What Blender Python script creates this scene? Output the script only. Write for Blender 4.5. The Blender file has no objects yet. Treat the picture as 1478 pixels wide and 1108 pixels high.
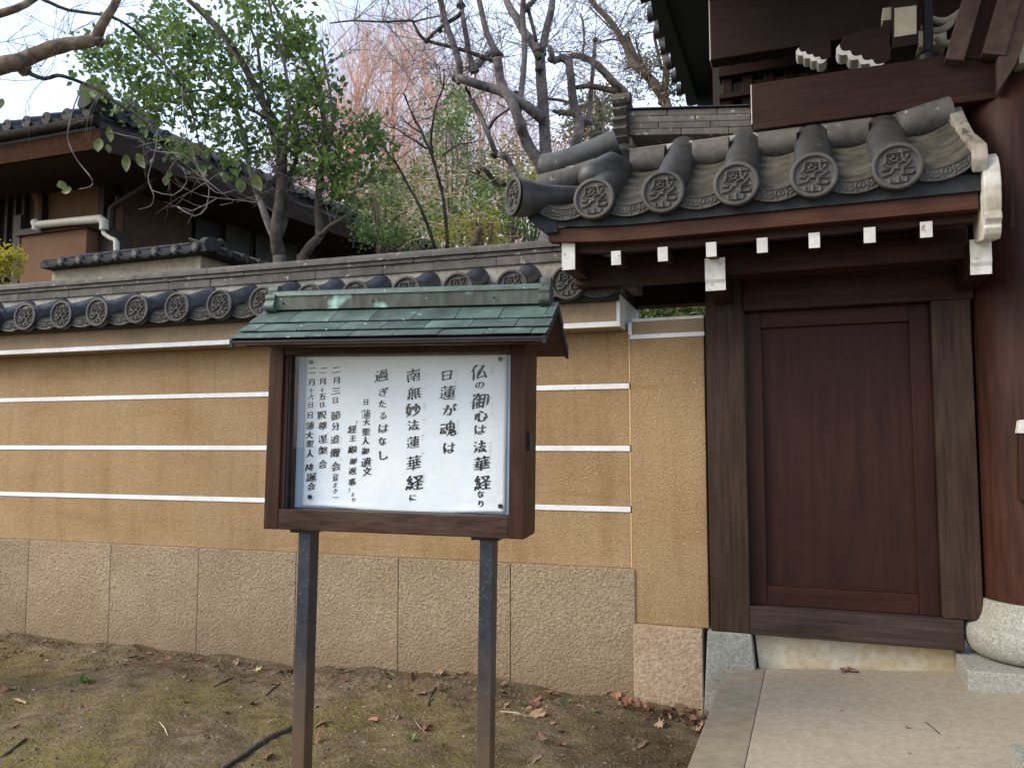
import bpy, bmesh, math, random
import numpy as np
from mathutils import Vector, Matrix
random.seed(7); rng = np.random.default_rng(7)
R = math.radians; PI = math.pi
scene = bpy.context.scene

# ------------------------------------------------------------------ camera, sky, sun, exposure
CAM = Vector((0, 0, 1.4)); YAW, PITCH, FPX = R(20.5), R(4.3), 1160.0
cd = bpy.data.cameras.new('camera'); cam = bpy.data.objects.new('camera', cd)
scene.collection.objects.link(cam); scene.camera = cam
cam.location = CAM; cam.rotation_euler = (PI/2+PITCH, 0, YAW)
cd.sensor_width = 36; cd.lens = 36*FPX/1478; cd.clip_end = 2000; cd.clip_start = 0.05

SUN_EL, SUN_AZ = R(35), R(-128)      # azimuth measured from +Y towards +X (behind and to the left of the camera)
world = bpy.data.worlds.new('World'); scene.world = world; world.use_nodes = True
nt = world.node_tree; nt.nodes.clear()
wo = nt.nodes.new('ShaderNodeOutputWorld'); bg = nt.nodes.new('ShaderNodeBackground')
sky = nt.nodes.new('ShaderNodeTexSky'); sky.sky_type = 'NISHITA'; sky.sun_disc = False
sky.sun_elevation = SUN_EL; sky.sun_rotation = SUN_AZ; sky.altitude = 50
sky.air_density = 1.0; sky.dust_density = 2.5; sky.ozone_density = 1.0
bg.inputs[1].default_value = 0.15
# thin winter cloud veil mixed over the blue sky
tc = nt.nodes.new('ShaderNodeTexCoord'); ns = nt.nodes.new('ShaderNodeTexNoise')
ns.inputs['Scale'].default_value = 2.2; ns.inputs['Detail'].default_value = 6
rp = nt.nodes.new('ShaderNodeValToRGB'); rp.color_ramp.elements[0].position = .36; rp.color_ramp.elements[1].position = .66
rp.color_ramp.elements[0].color = (.28, .28, .28, 1); rp.color_ramp.elements[1].color = (.85, .85, .85, 1)
mx = nt.nodes.new('ShaderNodeMix'); mx.data_type = 'RGBA'; mx.inputs[7].default_value = (4.6, 5.4, 6.9, 1)
nt.links.new(tc.outputs['Generated'], ns.inputs['Vector']); nt.links.new(ns.outputs[0], rp.inputs[0])
nt.links.new(rp.outputs[0], mx.inputs[0]); nt.links.new(sky.outputs[0], mx.inputs[6])
nt.links.new(mx.outputs[2], bg.inputs[0]); nt.links.new(bg.outputs[0], wo.inputs[0])
sd = bpy.data.lights.new('sun', 'SUN'); sun = bpy.data.objects.new('sun', sd); scene.collection.objects.link(sun)
sd.energy = 1.5; sd.angle = R(32); sd.color = (1.0, .90, .75)
sdir = Vector((math.sin(SUN_AZ)*math.cos(SUN_EL), math.cos(SUN_AZ)*math.cos(SUN_EL), math.sin(SUN_EL)))
sun.rotation_euler = sdir.to_track_quat('Z', 'Y').to_euler()
scene.view_settings.view_transform = 'Standard'; scene.view_settings.look = 'None'
scene.view_settings.gamma = 1; scene.view_settings.exposure = 1.14
scene.view_settings.use_curve_mapping = False
scene.cycles.max_bounces = 8; scene.cycles.transparent_max_bounces = 12

# ------------------------------------------------------------------ helpers
fw = Vector((-math.sin(YAW)*math.cos(PITCH), math.cos(YAW)*math.cos(PITCH), math.sin(PITCH)))
rt = Vector((math.cos(YAW), math.sin(YAW), 0)); up = rt.cross(fw)
def ray(x, y): return fw + rt*((x-739)/FPX) - up*((y-554)/FPX)
def at(x, y, D): return CAM + ray(x, y)*D
def aty(x, y, Y): d = ray(x, y); return CAM + d*((Y-CAM.y)/d.y)
def atz(x, y, z=0): d = ray(x, y); return CAM + d*((z-CAM.z)/d.z)

def link(o, parent=None):
    scene.collection.objects.link(o)
    if parent is not None: o.parent = parent
    return o
def thing(name, label, cat, loc=(0, 0, 0), rotz=0, group=None):
    o = bpy.data.objects.new(name, None); o.empty_display_size = .1; link(o)
    o.location = loc; o.rotation_euler = (0, 0, rotz); o['label'] = label; o['category'] = cat
    if group: o['group'] = group
    return o
def tag(o, label, cat, group=None, kind=None):
    o['label'] = label; o['category'] = cat
    if group: o['group'] = group
    if kind: o['kind'] = kind
    return o

class MB:
    def __init__(s): s.v = []; s.f = []; s.smooth = False
    def add(s, vs, fs):
        n = len(s.v); s.v += [tuple(v) for v in vs]; s.f += [tuple(i+n for i in f) for f in fs]; return s
    def box(s, x0, x1, y0, y1, z0, z1):
        return s.add([(x, y, z) for z in (z0, z1) for y in (y0, y1) for x in (x0, x1)],
                     [(0, 2, 3, 1), (4, 5, 7, 6), (0, 1, 5, 4), (2, 6, 7, 3), (0, 4, 6, 2), (1, 3, 7, 5)])
    def bar(s, a, b, w, h, upv=(0, 0, 1)):
        a = Vector(a); b = Vector(b); d = (b-a).normalized(); sd_ = d.cross(Vector(upv)).normalized(); u = sd_.cross(d)
        vs = []
        for p in (a, b):
            for i, j in ((-1, -1), (1, -1), (1, 1), (-1, 1)): vs.append(p + sd_*(w/2*i) + u*(h/2*j))
        return s.add(vs, [(0, 1, 2, 3), (7, 6, 5, 4), (0, 4, 5, 1), (1, 5, 6, 2), (2, 6, 7, 3), (3, 7, 4, 0)])
    def prism_x(s, prof, x0, x1):          # prof: list of (y,z)
        n = len(prof)
        return s.add([(x0, y, z) for y, z in prof]+[(x1, y, z) for y, z in prof],
                     [tuple(range(n)), tuple(range(2*n-1, n-1, -1))]+[(i, i+n, (i+1) % n+n, (i+1) % n) for i in range(n)])
    def prism_y(s, prof, y0, y1):          # prof: list of (x,z)
        n = len(prof)
        return s.add([(x, y0, z) for x, z in prof]+[(x, y1, z) for x, z in prof],
                     [tuple(range(n)), tuple(range(2*n-1, n-1, -1))]+[(i, (i+1) % n, (i+1) % n+n, i+n) for i in range(n)])
    def tube(s, pts, rads, n=7, jit=0, caps=True):
        pts = [Vector(p) for p in pts]; rings = []; ref = None
        for i, p in enumerate(pts):
            d = (pts[min(i+1, len(pts)-1)]-pts[max(i-1, 0)])
            d = d.normalized() if d.length > 1e-9 else Vector((0, 0, 1))
            if ref is None: ref = d.orthogonal().normalized()
            ref = (ref - d*ref.dot(d)); ref = ref.normalized() if ref.length > 1e-6 else d.orthogonal().normalized()
            b = d.cross(ref)
            ring = []
            for k in range(n):
                a = 2*PI*k/n; r = rads[i]*(1+random.uniform(-jit, jit))
                ring.append(p + ref*(math.cos(a)*r) + b*(math.sin(a)*r))
            rings.append(ring)
        vs = [v for r_ in rings for v in r_]; fs = []
        for i in range(len(pts)-1):
            for k in range(n): fs.append((i*n+k, i*n+(k+1) % n, (i+1)*n+(k+1) % n, (i+1)*n+k))
        if caps: fs += [tuple(range(n-1, -1, -1)), tuple(range((len(pts)-1)*n, len(pts)*n))]
        return s.add(vs, fs)
    def lathe(s, prof, n=48, c=(0, 0)):    # prof (r,z)
        m = len(prof)
        vs = [(c[0]+r*math.cos(2*PI*k/n), c[1]+r*math.sin(2*PI*k/n), z) for r, z in prof for k in range(n)]
        fs = [(i*n+k, i*n+(k+1) % n, (i+1)*n+(k+1) % n, (i+1)*n+k) for i in range(m-1) for k in range(n)]
        fs += [tuple(range(n-1, -1, -1)), tuple(range((m-1)*n, m*n))]
        return s.add(vs, fs)
    def mesh(s, name, bevel=0, smooth=False, recalc=True):
        me = bpy.data.meshes.new(name); me.from_pydata(s.v, [], s.f); me.update()
        if bevel or recalc:
            bm = bmesh.new(); bm.from_mesh(me)
            if recalc: bmesh.ops.recalc_face_normals(bm, faces=bm.faces)
            if bevel:
                bmesh.ops.bevel(bm, geom=[e for e in bm.edges], offset=bevel, segments=2, profile=.6, affect='EDGES', clamp_overlap=True)
            bm.to_mesh(me); bm.free()
        if smooth: me.shade_smooth()
        return me
    def build(s, name, mat, parent=None, bevel=0, smooth=False, recalc=True, autos=None):
        me = s.mesh(name, bevel, smooth or autos is not None, recalc)
        me.materials.append(mat)
        if autos is not None:
            me.set_sharp_from_angle(angle=R(autos))
        return link(bpy.data.objects.new(name, me), parent)
def part(name, mesh, parent, loc=(0, 0, 0), rot=(0, 0, 0), scale=None):
    o = bpy.data.objects.new(name, mesh); link(o, parent); o.location = loc; o.rotation_euler = rot
    if scale: o.scale = scale
    return o
def box(name, m, parent, x0, x1, y0, y1, z0, z1, bevel=.004):
    return MB().box(x0, x1, y0, y1, z0, z1).build(name, m, parent, bevel=bevel)

# ------------------------------------------------------------------ materials
def mat(name, c1, c2=None, scale=30, rough=.8, bump=.0, bscale=None, bdist=.01, stretch=(1, 1, 1), big=None, bigscale=1.2,
        spots=None, spotscale=90, spotpos=(.62, .68), rnd=0.0, spec=.25, detail=6, trans=0, coat=0, metal=0, coords='pos',
        height=None, ramp=(.35, .65), vor=None, speck2=None, streak=None):
    m = bpy.data.materials.new(name); m.use_nodes = True; t = m.node_tree; N = t.nodes; L = t.links
    b = N['Principled BSDF']; b.inputs['Roughness'].default_value = rough; b.inputs['Specular IOR Level'].default_value = spec
    b.inputs['Metallic'].default_value = metal; b.inputs['Coat Weight'].default_value = coat
    c2 = c2 or c1
    if coords == 'pos': src = N.new('ShaderNodeNewGeometry').outputs['Position']
    else: src = N.new('ShaderNodeTexCoord').outputs['Object']
    oi = N.new('ShaderNodeObjectInfo')
    if rnd:
        va = N.new('ShaderNodeVectorMath'); va.operation = 'ADD'; ml = N.new('ShaderNodeMath'); ml.operation = 'MULTIPLY'; ml.inputs[1].default_value = 37
        L.new(oi.outputs['Random'], ml.inputs[0]); cb = N.new('ShaderNodeCombineXYZ')
        for i in range(3): L.new(ml.outputs[0], cb.inputs[i])
        L.new(src, va.inputs[0]); L.new(cb.outputs[0], va.inputs[1]); src = va.outputs[0]
    mp = N.new('ShaderNodeMapping'); mp.inputs['Scale'].default_value = stretch; L.new(src, mp.inputs[0])
    def noise(sc, vec=mp.outputs[0], det=detail, ro=.6, dist=0):
        n = N.new('ShaderNodeTexNoise'); n.inputs['Scale'].default_value = sc; n.inputs['Detail'].default_value = det
        n.inputs['Roughness'].default_value = ro; n.inputs['Distortion'].default_value = dist; L.new(vec, n.inputs['Vector']); return n.outputs[0]
    def rampn(fac, p0, p1, a, b_):
        r = N.new('ShaderNodeValToRGB'); e = r.color_ramp.elements; e[0].position = p0; e[1].position = p1
        e[0].color = (*a, 1); e[1].color = (*b_, 1); L.new(fac, r.inputs[0]); return r.outputs[0]
    def mix(fac, a, b_, mode='MIX'):
        x = N.new('ShaderNodeMix'); x.data_type = 'RGBA'; x.blend_type = mode
        if isinstance(fac, float): x.inputs[0].default_value = fac
        else: L.new(fac, x.inputs[0])
        for k, q in ((6, a), (7, b_)):
            if isinstance(q, tuple): x.inputs[k].default_value = (*q, 1)
            else: L.new(q, x.inputs[k])
        return x.outputs[2]
    n1 = noise(scale)
    col = rampn(n1, ramp[0], ramp[1], c1, c2)
    if big:
        nb = noise(bigscale, src, 5, .55, .3); f = rampn(nb, .38, .66, (0, 0, 0), (1, 1, 1)); col = mix(f, col, big, 'MULTIPLY')
    if spots:
        nsx = noise(spotscale, src, 2); f = rampn(nsx, spotpos[0], spotpos[1], (0, 0, 0), (1, 1, 1)); col = mix(f, col, spots)
    if speck2:
        nsx = noise(speck2[1], src, 3); f = rampn(nsx, speck2[2], speck2[3], (0, 0, 0), (1, 1, 1)); col = mix(f, col, speck2[0])
    if streak:
        ms_ = N.new('ShaderNodeMapping'); ms_.inputs['Scale'].default_value = (5, 5, .45); L.new(src, ms_.inputs[0]); f = rampn(noise(1.6, ms_.outputs[0], 6, .65, .2), .50, .74, (0, 0, 0), (1, 1, 1)); col = mix(f, col, streak, 'MULTIPLY')
        ms2 = N.new('ShaderNodeMapping'); ms2.inputs['Scale'].default_value = (.7, .7, 3.2); L.new(src, ms2.inputs[0]); f = rampn(noise(1.9, ms2.outputs[0], 5, .6, .5), .56, .72, (0, 0, 0), (1, 1, 1)); col = mix(f, col, tuple(c*1.04 for c in streak), 'MULTIPLY')
    if height:   # wear with height: (z0, z1, colour, noise amount)
        sx = N.new('ShaderNodeSeparateXYZ'); L.new(N.new('ShaderNodeNewGeometry').outputs['Position'], sx.inputs[0])
        mr = N.new('ShaderNodeMapRange'); mr.inputs[1].default_value = height[0]; mr.inputs[2].default_value = height[1]
        mr.inputs[3].default_value = 1; mr.inputs[4].default_value = 0
        nn_ = noise(7, src, 5); ad = N.new('ShaderNodeMath'); ad.operation = 'MULTIPLY_ADD'; ad.inputs[1].default_value = height[3]
        ad.inputs[2].default_value = 0; L.new(nn_, ad.inputs[0])
        sb = N.new('ShaderNodeMath'); sb.operation = 'ADD'; L.new(sx.outputs[2], sb.inputs[0]); L.new(ad.outputs[0], sb.inputs[1])
        L.new(sb.outputs[0], mr.inputs[0]); col = mix(mr.outputs[0], col, height[2])
    if rnd:
        mr = N.new('ShaderNodeMapRange'); mr.inputs[3].default_value = 1-rnd; mr.inputs[4].default_value = 1+rnd
        L.new(oi.outputs['Random'], mr.inputs[0]); cc = N.new('ShaderNodeCombineXYZ')
        for i in range(3): L.new(mr.outputs[0], cc.inputs[i])
        col = mix(1.0, col, cc.outputs[0], 'MULTIPLY')
    L.new(col, b.inputs['Base Color'])
    if bump:
        bp = N.new('ShaderNodeBump'); bp.inputs['Strength'].default_value = bump; bp.inputs['Distance'].default_value = bdist
        L.new(noise(bscale or scale), bp.inputs['Height']); L.new(bp.outputs[0], b.inputs['Normal'])
    if trans:
        tr = N.new('ShaderNodeBsdfTranslucent'); L.new(col, tr.inputs[0]); ms = N.new('ShaderNodeMixShader'); ms.inputs[0].default_value = trans
        out = N['Material Output']; L.new(b.outputs[0], ms.inputs[1]); L.new(tr.outputs[0], ms.inputs[2]); L.new(ms.outputs[0], out.inputs[0])
    return m

m_stucco = mat('stucco', streak=(.84, .79, .72), c1=(.315, .208, .108), c2=(.425, .295, .165), scale=110, rough=.95, bump=1.0, bscale=120, bdist=.009, big=(.86, .81, .76), bigscale=1.6, spots=(.17, .10, .048), spotscale=170, spotpos=(.60, .70), spec=.1,
               speck2=((.56, .42, .25), 150, .60, .68))
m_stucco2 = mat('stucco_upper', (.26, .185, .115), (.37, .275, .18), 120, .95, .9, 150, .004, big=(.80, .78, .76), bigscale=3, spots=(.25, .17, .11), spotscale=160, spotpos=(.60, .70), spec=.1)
m_white = mat('white_plaster', (.72, .73, .74), (.82, .82, .82), 40, .8, .4, 60, .004, big=(.86, .85, .82), bigscale=4, spots=(.45, .40, .33), spotscale=30, spotpos=(.68, .78))
m_base = mat('rough_granite', (.285, .210, .135), (.410, .318, .214), 60, .95, 1.0, 62, .022, big=(.86, .84, .82), bigscale=2.2, spots=(.155, .112, .072), spotscale=95, spec=.1, height=(.05, .62, (.215, .150, .090), .45), rnd=.09)
m_base2 = mat('pink_granite', (.32, .225, .145), (.45, .34, .235), 45, .95, .9, 50, .015, big=(.9, .88, .85), bigscale=3, spec=.1, rnd=.04)
m_pad = mat('grey_granite', (.20, .195, .17), (.34, .33, .29), 70, .9, .5, 60, .006, spots=(.10, .11, .10), spotscale=110, spec=.2, big=(.75, .78, .72), bigscale=5)
m_riser = mat('cream_stone', (.42, .35, .235), (.52, .465, .355), 26, .85, .4, 60, .004, big=(.90, .78, .58), bigscale=4, spots=(.40, .34, .25), spotscale=140, spec=.2)
m_granite = mat('speckled_granite', (.235, .22, .18), (.35, .335, .285), 60, .7, .2, 90, .003, spots=(.12, .12, .12), spotscale=150, spotpos=(.58, .64), speck2=((.52, .50, .46), 120, .62, .70), spec=.3)
m_conc = mat('concrete', (.285, .240, .175), (.36, .31, .24), 30, .85, .35, 120, .003, big=(.88, .86, .82), bigscale=1.1, spots=(.25, .215, .165), spotscale=110, speck2=((.50, .45, .37), 140, .64, .70), spec=.2, detail=9)
m_kerb = mat('concrete_edge', (.215, .180, .130), (.285, .245, .185), 14, .9, .35, 140, .003, big=(.85, .84, .8), bigscale=2, spots=(.2, .18, .14), spotscale=90, spec=.2, detail=9)
def woodm(name, a, b_, st, rough=.6, big=(.72, .66, .62), spec=.35, bs=.45, sc=6):
    return mat(name, a, b_, sc, rough, bs, sc*1.6, .004, stretch=st, big=big, bigscale=2.5, spec=min(spec, .16), detail=8, ramp=(.3, .7))
m_woodv = woodm('wood_vertical', (.022, .0088, .0050), (.052, .0225, .0130), (7, 7, .5), .6, (.75, .7, .68), .25)
m_woodh = woodm('wood_horizontal', (.019, .0072, .0042), (.046, .0185, .0105), (.5, 7, 7), .6, (.75, .7, .68), .25)
m_woody = woodm('wood_depthwise', (.018, .0076, .0045), (.040, .0175, .0105), (7, .5, 7), .6, (.75, .7, .68), .25)
m_door = woodm('door_wood', (.0205, .0068, .0040), (.037, .0130, .0076), (5, 5, .35), .55, (.82, .76, .76), .22, .12)
m_column = woodm('column_wood', (.023, .0085, .0055), (.062, .0240, .0150), (9, 9, .8), .5, (.7, .66, .66), .4, .3, 4)
m_greyv = woodm('weathered_wood', (.023, .0130, .0088), (.062, .038, .027), (8, 8, .5), .7)
m_greyh = woodm('weathered_sill', (.026, .0170, .0130), (.070, .048, .038), (.5, 8, 8), .7)
m_fascia = woodm('fascia_wood', (.045, .0165, .0085), (.082, .033, .0180), (.5, 7, 7), .55)
m_slant = woodm('grey_brown_wood', (.050, .031, .024), (.098, .066, .052), (3, 3, 3), .7)
m_tie = woodm('tie_beam_wood', (.0150, .0058, .0034), (.036, .0145, .0082), (.5, 7, 7))
m_woodhd = woodm('shaded_wood_horizontal', (.0095, .0042, .0027), (.024, .0105, .0065), (.5, 7, 7))  # darker copy of the gate wood, shade under the great roof put into colour
m_woodvd = woodm('shaded_wood_vertical', (.0095, .0042, .0027), (.024, .0105, .0065), (7, 7, .5))  # upright grain, with the roof's shade likewise in its colour
m_signwood = woodm('sign_wood', (.026, .0100, .0056), (.066, .029, .0175), (7, 7, .45), .5, (.75, .72, .7), .4)
m_signwoodh = woodm('sign_rail_wood', (.030, .0150, .0100), (.088, .053, .037), (.45, 7, 7), .55, (.7, .66, .64), .4)
def tilem(name, a, b_, rough=.5, rnd=.16): return mat(name, a, b_, 22, rough, .25, 70, .004, big=(.76, .75, .72), bigscale=6, spots=(.20, .20, .19), spotscale=34, spotpos=(.68, .76), rnd=rnd, spec=.5, coords='obj')
m_tile = tilem('smoked_tile', (.030, .029, .028), (.058, .056, .054))
m_tileb = tilem('smoked_tile_blue', (.030, .033, .042), (.060, .065, .079), .34)
m_tiled = tilem('tile_face', (.041, .037, .032), (.066, .061, .054), .65, .17)
m_htile = tilem('house_tile', (.010, .010, .011), (.024, .024, .026), .8)
m_pan = mat('pan_tile_clay', (.050, .044, .034), (.105, .094, .074), 14, .65, .3, 60, .004, big=(.78, .75, .70), bigscale=5, spots=(.080, .064, .046), spotscale=12, spotpos=(.58, .80), rnd=.10, coords='obj')
m_ridge = mat('ridge_clay', (.074, .067, .059), (.142, .130, .116), 12, .75, .4, 80, .004, big=(.72, .70, .68), bigscale=6, spots=(.34, .33, .32), spotscale=22, spotpos=(.64, .74), rnd=.16, coords='obj')
m_mortar = mat('mortar', (.26, .24, .21), (.38, .36, .32), 25, .95, .4, 50, .005, big=(.7, .66, .6), bigscale=5)
m_bed = mat('dark_bedding', (.015, .018, .020), (.030, .034, .037), 15, .75, .2, 40, .003)
m_weath = mat('weathered_white', (.40, .38, .33), (.66, .64, .58), 12, .8, .3, 40, .003, big=(.72, .66, .56), bigscale=9, coords='obj', rnd=.08)
m_whiteend = mat('white_paint', (.48, .46, .41), (.64, .62, .57), 18, .7, .15, 60, .002, spots=(.30, .25, .2), spotscale=26, spotpos=(.66, .72), coords='obj', rnd=.05)
m_verge = mat('verge_plaster', (.16, .145, .12), (.36, .335, .29), 9, .85, .4, 50, .004, big=(.7, .62, .5), bigscale=7)
m_copper = mat('copper_patina', (.042, .062, .052), (.100, .158, .124), 7, .5, .2, 40, .003, big=(.68, .66, .68), bigscale=4.5, spots=(.20, .36, .29), spotscale=7, spotpos=(.66, .80), rnd=.20, spec=.5, metal=.15, speck2=((.62, .68, .62), 30, .685, .72))
m_copdark = mat('copper_tarnish', (.040, .045, .038), (.085, .105, .088), 9, .5, .2, 50, .003, stretch=(3, 3, .8), big=(.8, .62, .58), bigscale=5, spots=(.30, .48, .40), spotscale=8, spotpos=(.64, .78), metal=.15, speck2=((.62, .70, .64), 40, .71, .75))
m_edge = mat('black_edge', (.012, .013, .014), (.022, .022, .024), 20, .5)
m_steel = mat('painted_steel', (.014, .017, .023), (.026, .031, .041), 25, .45, .2, 80, .002, spots=(.060, .066, .074), spotscale=45, spotpos=(.62, .70), spec=.4, height=(.40, .88, (.098, .064, .038), .45), speck2=((.16, .085, .045), 60, .66, .72))
m_paper = mat('paper', (.74, .765, .775), (.80, .82, .83), 2.4, .9, .45, 3, .035, spec=.1)
m_back = mat('board_backing', (.46, .58, .70), (.50, .61, .72), 6, .7)
m_ink = mat('ink', (.010, .010, .010), (.055, .056, .054), 45, .85)
m_inkpale = mat('pale_ink', (.42, .43, .42), (.52, .53, .52), 60, .9)
m_magnet = mat('magnet', (.02, .02, .022), None, 60, .4)
m_bark = mat('grey_bark', (.105, .092, .088), (.215, .192, .185), 14, .9, .8, 22, .02, big=(.72, .70, .68), bigscale=3, spec=.1)
m_barkm = mat('mid_bark', (.052, .043, .036), (.125, .105, .090), 14, .9, .8, 22, .02, spec=.1)
m_barkd = mat('dark_bark', (.040, .033, .030), (.085, .070, .062), 14, .9, .7, 22, .02, spec=.1)
m_barkb = mat('brown_bark', (.095, .068, .050), (.20, .150, .115), 14, .9, .8, 22, .02, spec=.1, big=(.7, .66, .62), bigscale=4)
m_barkl = mat('lichen_bark', (.11, .085, .062), (.30, .245, .18), 8, .9, .8, 24, .02, spec=.1, big=(.6, .55, .5), bigscale=6)
m_twigg = mat('twig_grey', (.13, .112, .104), (.24, .208, .195), 20, .9, spec=.1)
m_twigr = mat('twig_rust_sun_tint', (.47, .27, .185), (.74, .50, .375), 1.6, .9, spec=.1)  # red-brown twigs with the low sun's warm light mixed into the colour
m_twigs = mat('twig_straw', (.33, .27, .17), (.50, .42, .28), 2, .9, spec=.1)
def leafm(n, a, b_, sc=3, tr=.3, rough=.45): return mat(n, a, b_, sc, rough, trans=tr, spec=.4, detail=3)
m_leaf = leafm('camellia_leaf', (.050, .105, .022), (.165, .245, .060), 5, .45)
m_leaf2 = leafm('shrub_leaf', (.060, .125, .032), (.19, .27, .075), 3, .35)
m_leafo = leafm('olive_leaf', (.14, .15, .055), (.32, .27, .10), 2.5, .35, .7)
m_leafy = leafm('yellow_leaf', (.42, .34, .03), (.30, .30, .05), 3, .4, .6)
m_leafp = leafm('pine_needle', (.055, .075, .035), (.20, .17, .085), 2, .2, .7)
m_leafr = leafm('russet_leaf', (.36, .18, .08), (.55, .32, .16), 2, .3, .8)
m_bigleaf = leafm('hanging_leaf', (.060, .095, .030), (.16, .17, .05), 30, .4)
m_dead = [mat('dead_leaf_red', (.15, .062, .038), (.30, .145, .09), 40, .8, rnd=.25, coords='obj'),
          mat('dead_leaf_tan', (.25, .155, .09), (.38, .26, .16), 40, .8, rnd=.25, coords='obj'),
          mat('dead_leaf_brown', (.13, .072, .045), (.22, .125, .08), 40, .8, rnd=.25, coords='obj'),
          mat('dead_leaf_yellow', (.42, .38, .14), (.5, .46, .22), 40, .8, rnd=.2, coords='obj')]
m_housewall = mat('brown_render', (.125, .068, .037), (.170, .095, .054), 60, .9, .3, 90, .003, big=(.85, .83, .8), bigscale=1.5)
m_porch = mat('porch_board', (.060, .034, .022), (.082, .048, .032), 12, .7)
m_housedark = mat('dark_timber', (.020, .014, .012), (.036, .026, .022), 20, .6, stretch=(1, 1, 4))
m_housefascia = mat('house_fascia', (.030, .0140, .0075), (.048, .0235, .0132), 12, .95, spec=.04, stretch=(1, 1, 5))
m_soffit = mat('house_soffit', (.016, .009, .006), (.028, .0165, .011), 10, .8)
m_shoji = mat('window_glass_pale', (.030, .032, .034), (.070, .072, .074), 4, .4, spec=.2)
m_gutter = mat('dark_gutter', (.010, .007, .0055), (.018, .0125, .010), 15, .8, spec=.1)
m_pvc = mat('cream_pipe', (.36, .34, .27), (.42, .40, .33), 20, .5)
m_drain = mat('brown_drainpipe', (.026, .020, .018), (.042, .033, .029), 20, .4)
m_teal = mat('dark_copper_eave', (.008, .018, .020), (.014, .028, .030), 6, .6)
m_cream = mat('cream_bracket', (.32, .28, .20), (.42, .38, .29), 10, .8, coords='obj')
m_black = mat('black_iron', (.012, .012, .013), (.02, .02, .022), 20, .4)
# soil: brown earth with olive moss, pale grit
def soil():
    m = mat('soil', (.108, .080, .046), (.225, .175, .113), 9, 1.0, .9, 45, .03, big=(.70, .66, .62), bigscale=1.4, spec=.05, detail=12)
    t = m.node_tree; N = t.nodes; L = t.links; b = N['Principled BSDF']; old = b.inputs['Base Color'].links[0].from_socket
    g = N.new('ShaderNodeNewGeometry').outputs['Position']
    def ns_(sc, d, dist=0):
        n = N.new('ShaderNodeTexNoise'); n.inputs['Scale'].default_value = sc; n.inputs['Detail'].default_value = d; n.inputs['Distortion'].default_value = dist; L.new(g, n.inputs[0]); return n.outputs[0]
    def rm(s, p0, p1):
        r = N.new('ShaderNodeValToRGB'); r.color_ramp.elements[0].position = p0; r.color_ramp.elements[1].position = p1; L.new(s, r.inputs[0]); return r.outputs[0]
    mul = N.new('ShaderNodeMath'); mul.operation = 'MULTIPLY'; L.new(rm(ns_(1.3, 4, .6), .42, .60), mul.inputs[0]); L.new(rm(ns_(38, 6), .36, .60), mul.inputs[1])
    # moss keeps off the strip by the wall and by the paving
    sx = N.new('ShaderNodeSeparateXYZ'); L.new(g, sx.inputs[0])
    my = N.new('ShaderNodeMapRange'); my.inputs[1].default_value = 4.25; my.inputs[2].default_value = 3.95; L.new(sx.outputs[1], my.inputs[0])
    mx_ = N.new('ShaderNodeMapRange'); mx_.inputs[1].default_value = -.7; mx_.inputs[2].default_value = -1.3; L.new(sx.outputs[0], mx_.inputs[0])
    m2 = N.new('ShaderNodeMath'); m2.operation = 'MULTIPLY'; L.new(my.outputs[0], m2.inputs[0]); L.new(mx_.outputs[0], m2.inputs[1])
    m3 = N.new('ShaderNodeMath'); m3.operation = 'MULTIPLY'; L.new(mul.outputs[0], m3.inputs[0]); L.new(m2.outputs[0], m3.inputs[1])
    x = N.new('ShaderNodeMix'); x.data_type = 'RGBA'; L.new(m3.outputs[0], x.inputs[0]); L.new(old, x.inputs[6]); x.inputs[7].default_value = (.165, .138, .042, 1)
    y = N.new('ShaderNodeMix'); y.data_type = 'RGBA'; L.new(rm(ns_(70, 2), .76, .79), y.inputs[0]); L.new(x.outputs[2], y.inputs[6]); y.inputs[7].default_value = (.45, .42, .36, 1)
    L.new(y.outputs[2], b.inputs['Base Color']); return m
m_soil = soil()
def glass():
    m = bpy.data.materials.new('pane_glass'); m.use_nodes = True; N = m.node_tree.nodes; L = m.node_tree.links; N.remove(N['Principled BSDF'])
    tr = N.new('ShaderNodeBsdfTransparent'); tr.inputs[0].default_value = (.985, .995, .995, 1); gl = N.new('ShaderNodeBsdfGlossy'); gl.inputs['Roughness'].default_value = .02
    lw = N.new('ShaderNodeLayerWeight'); lw.inputs[0].default_value = .5; pw = N.new('ShaderNodeMath'); pw.operation = 'POWER'; pw.inputs[1].default_value = 5
    L.new(lw.outputs['Facing'], pw.inputs[0]); fr = N.new('ShaderNodeMath'); fr.operation = 'MULTIPLY_ADD'; fr.inputs[1].default_value = .6; fr.inputs[2].default_value = .018
    L.new(pw.outputs[0], fr.inputs[0]); ms = N.new('ShaderNodeMixShader')
    L.new(fr.outputs[0], ms.inputs[0]); L.new(tr.outputs[0], ms.inputs[1]); L.new(gl.outputs[0], ms.inputs[2]); L.new(ms.outputs[0], N['Material Output'].inputs[0]); return m
m_glass = glass()

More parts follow.
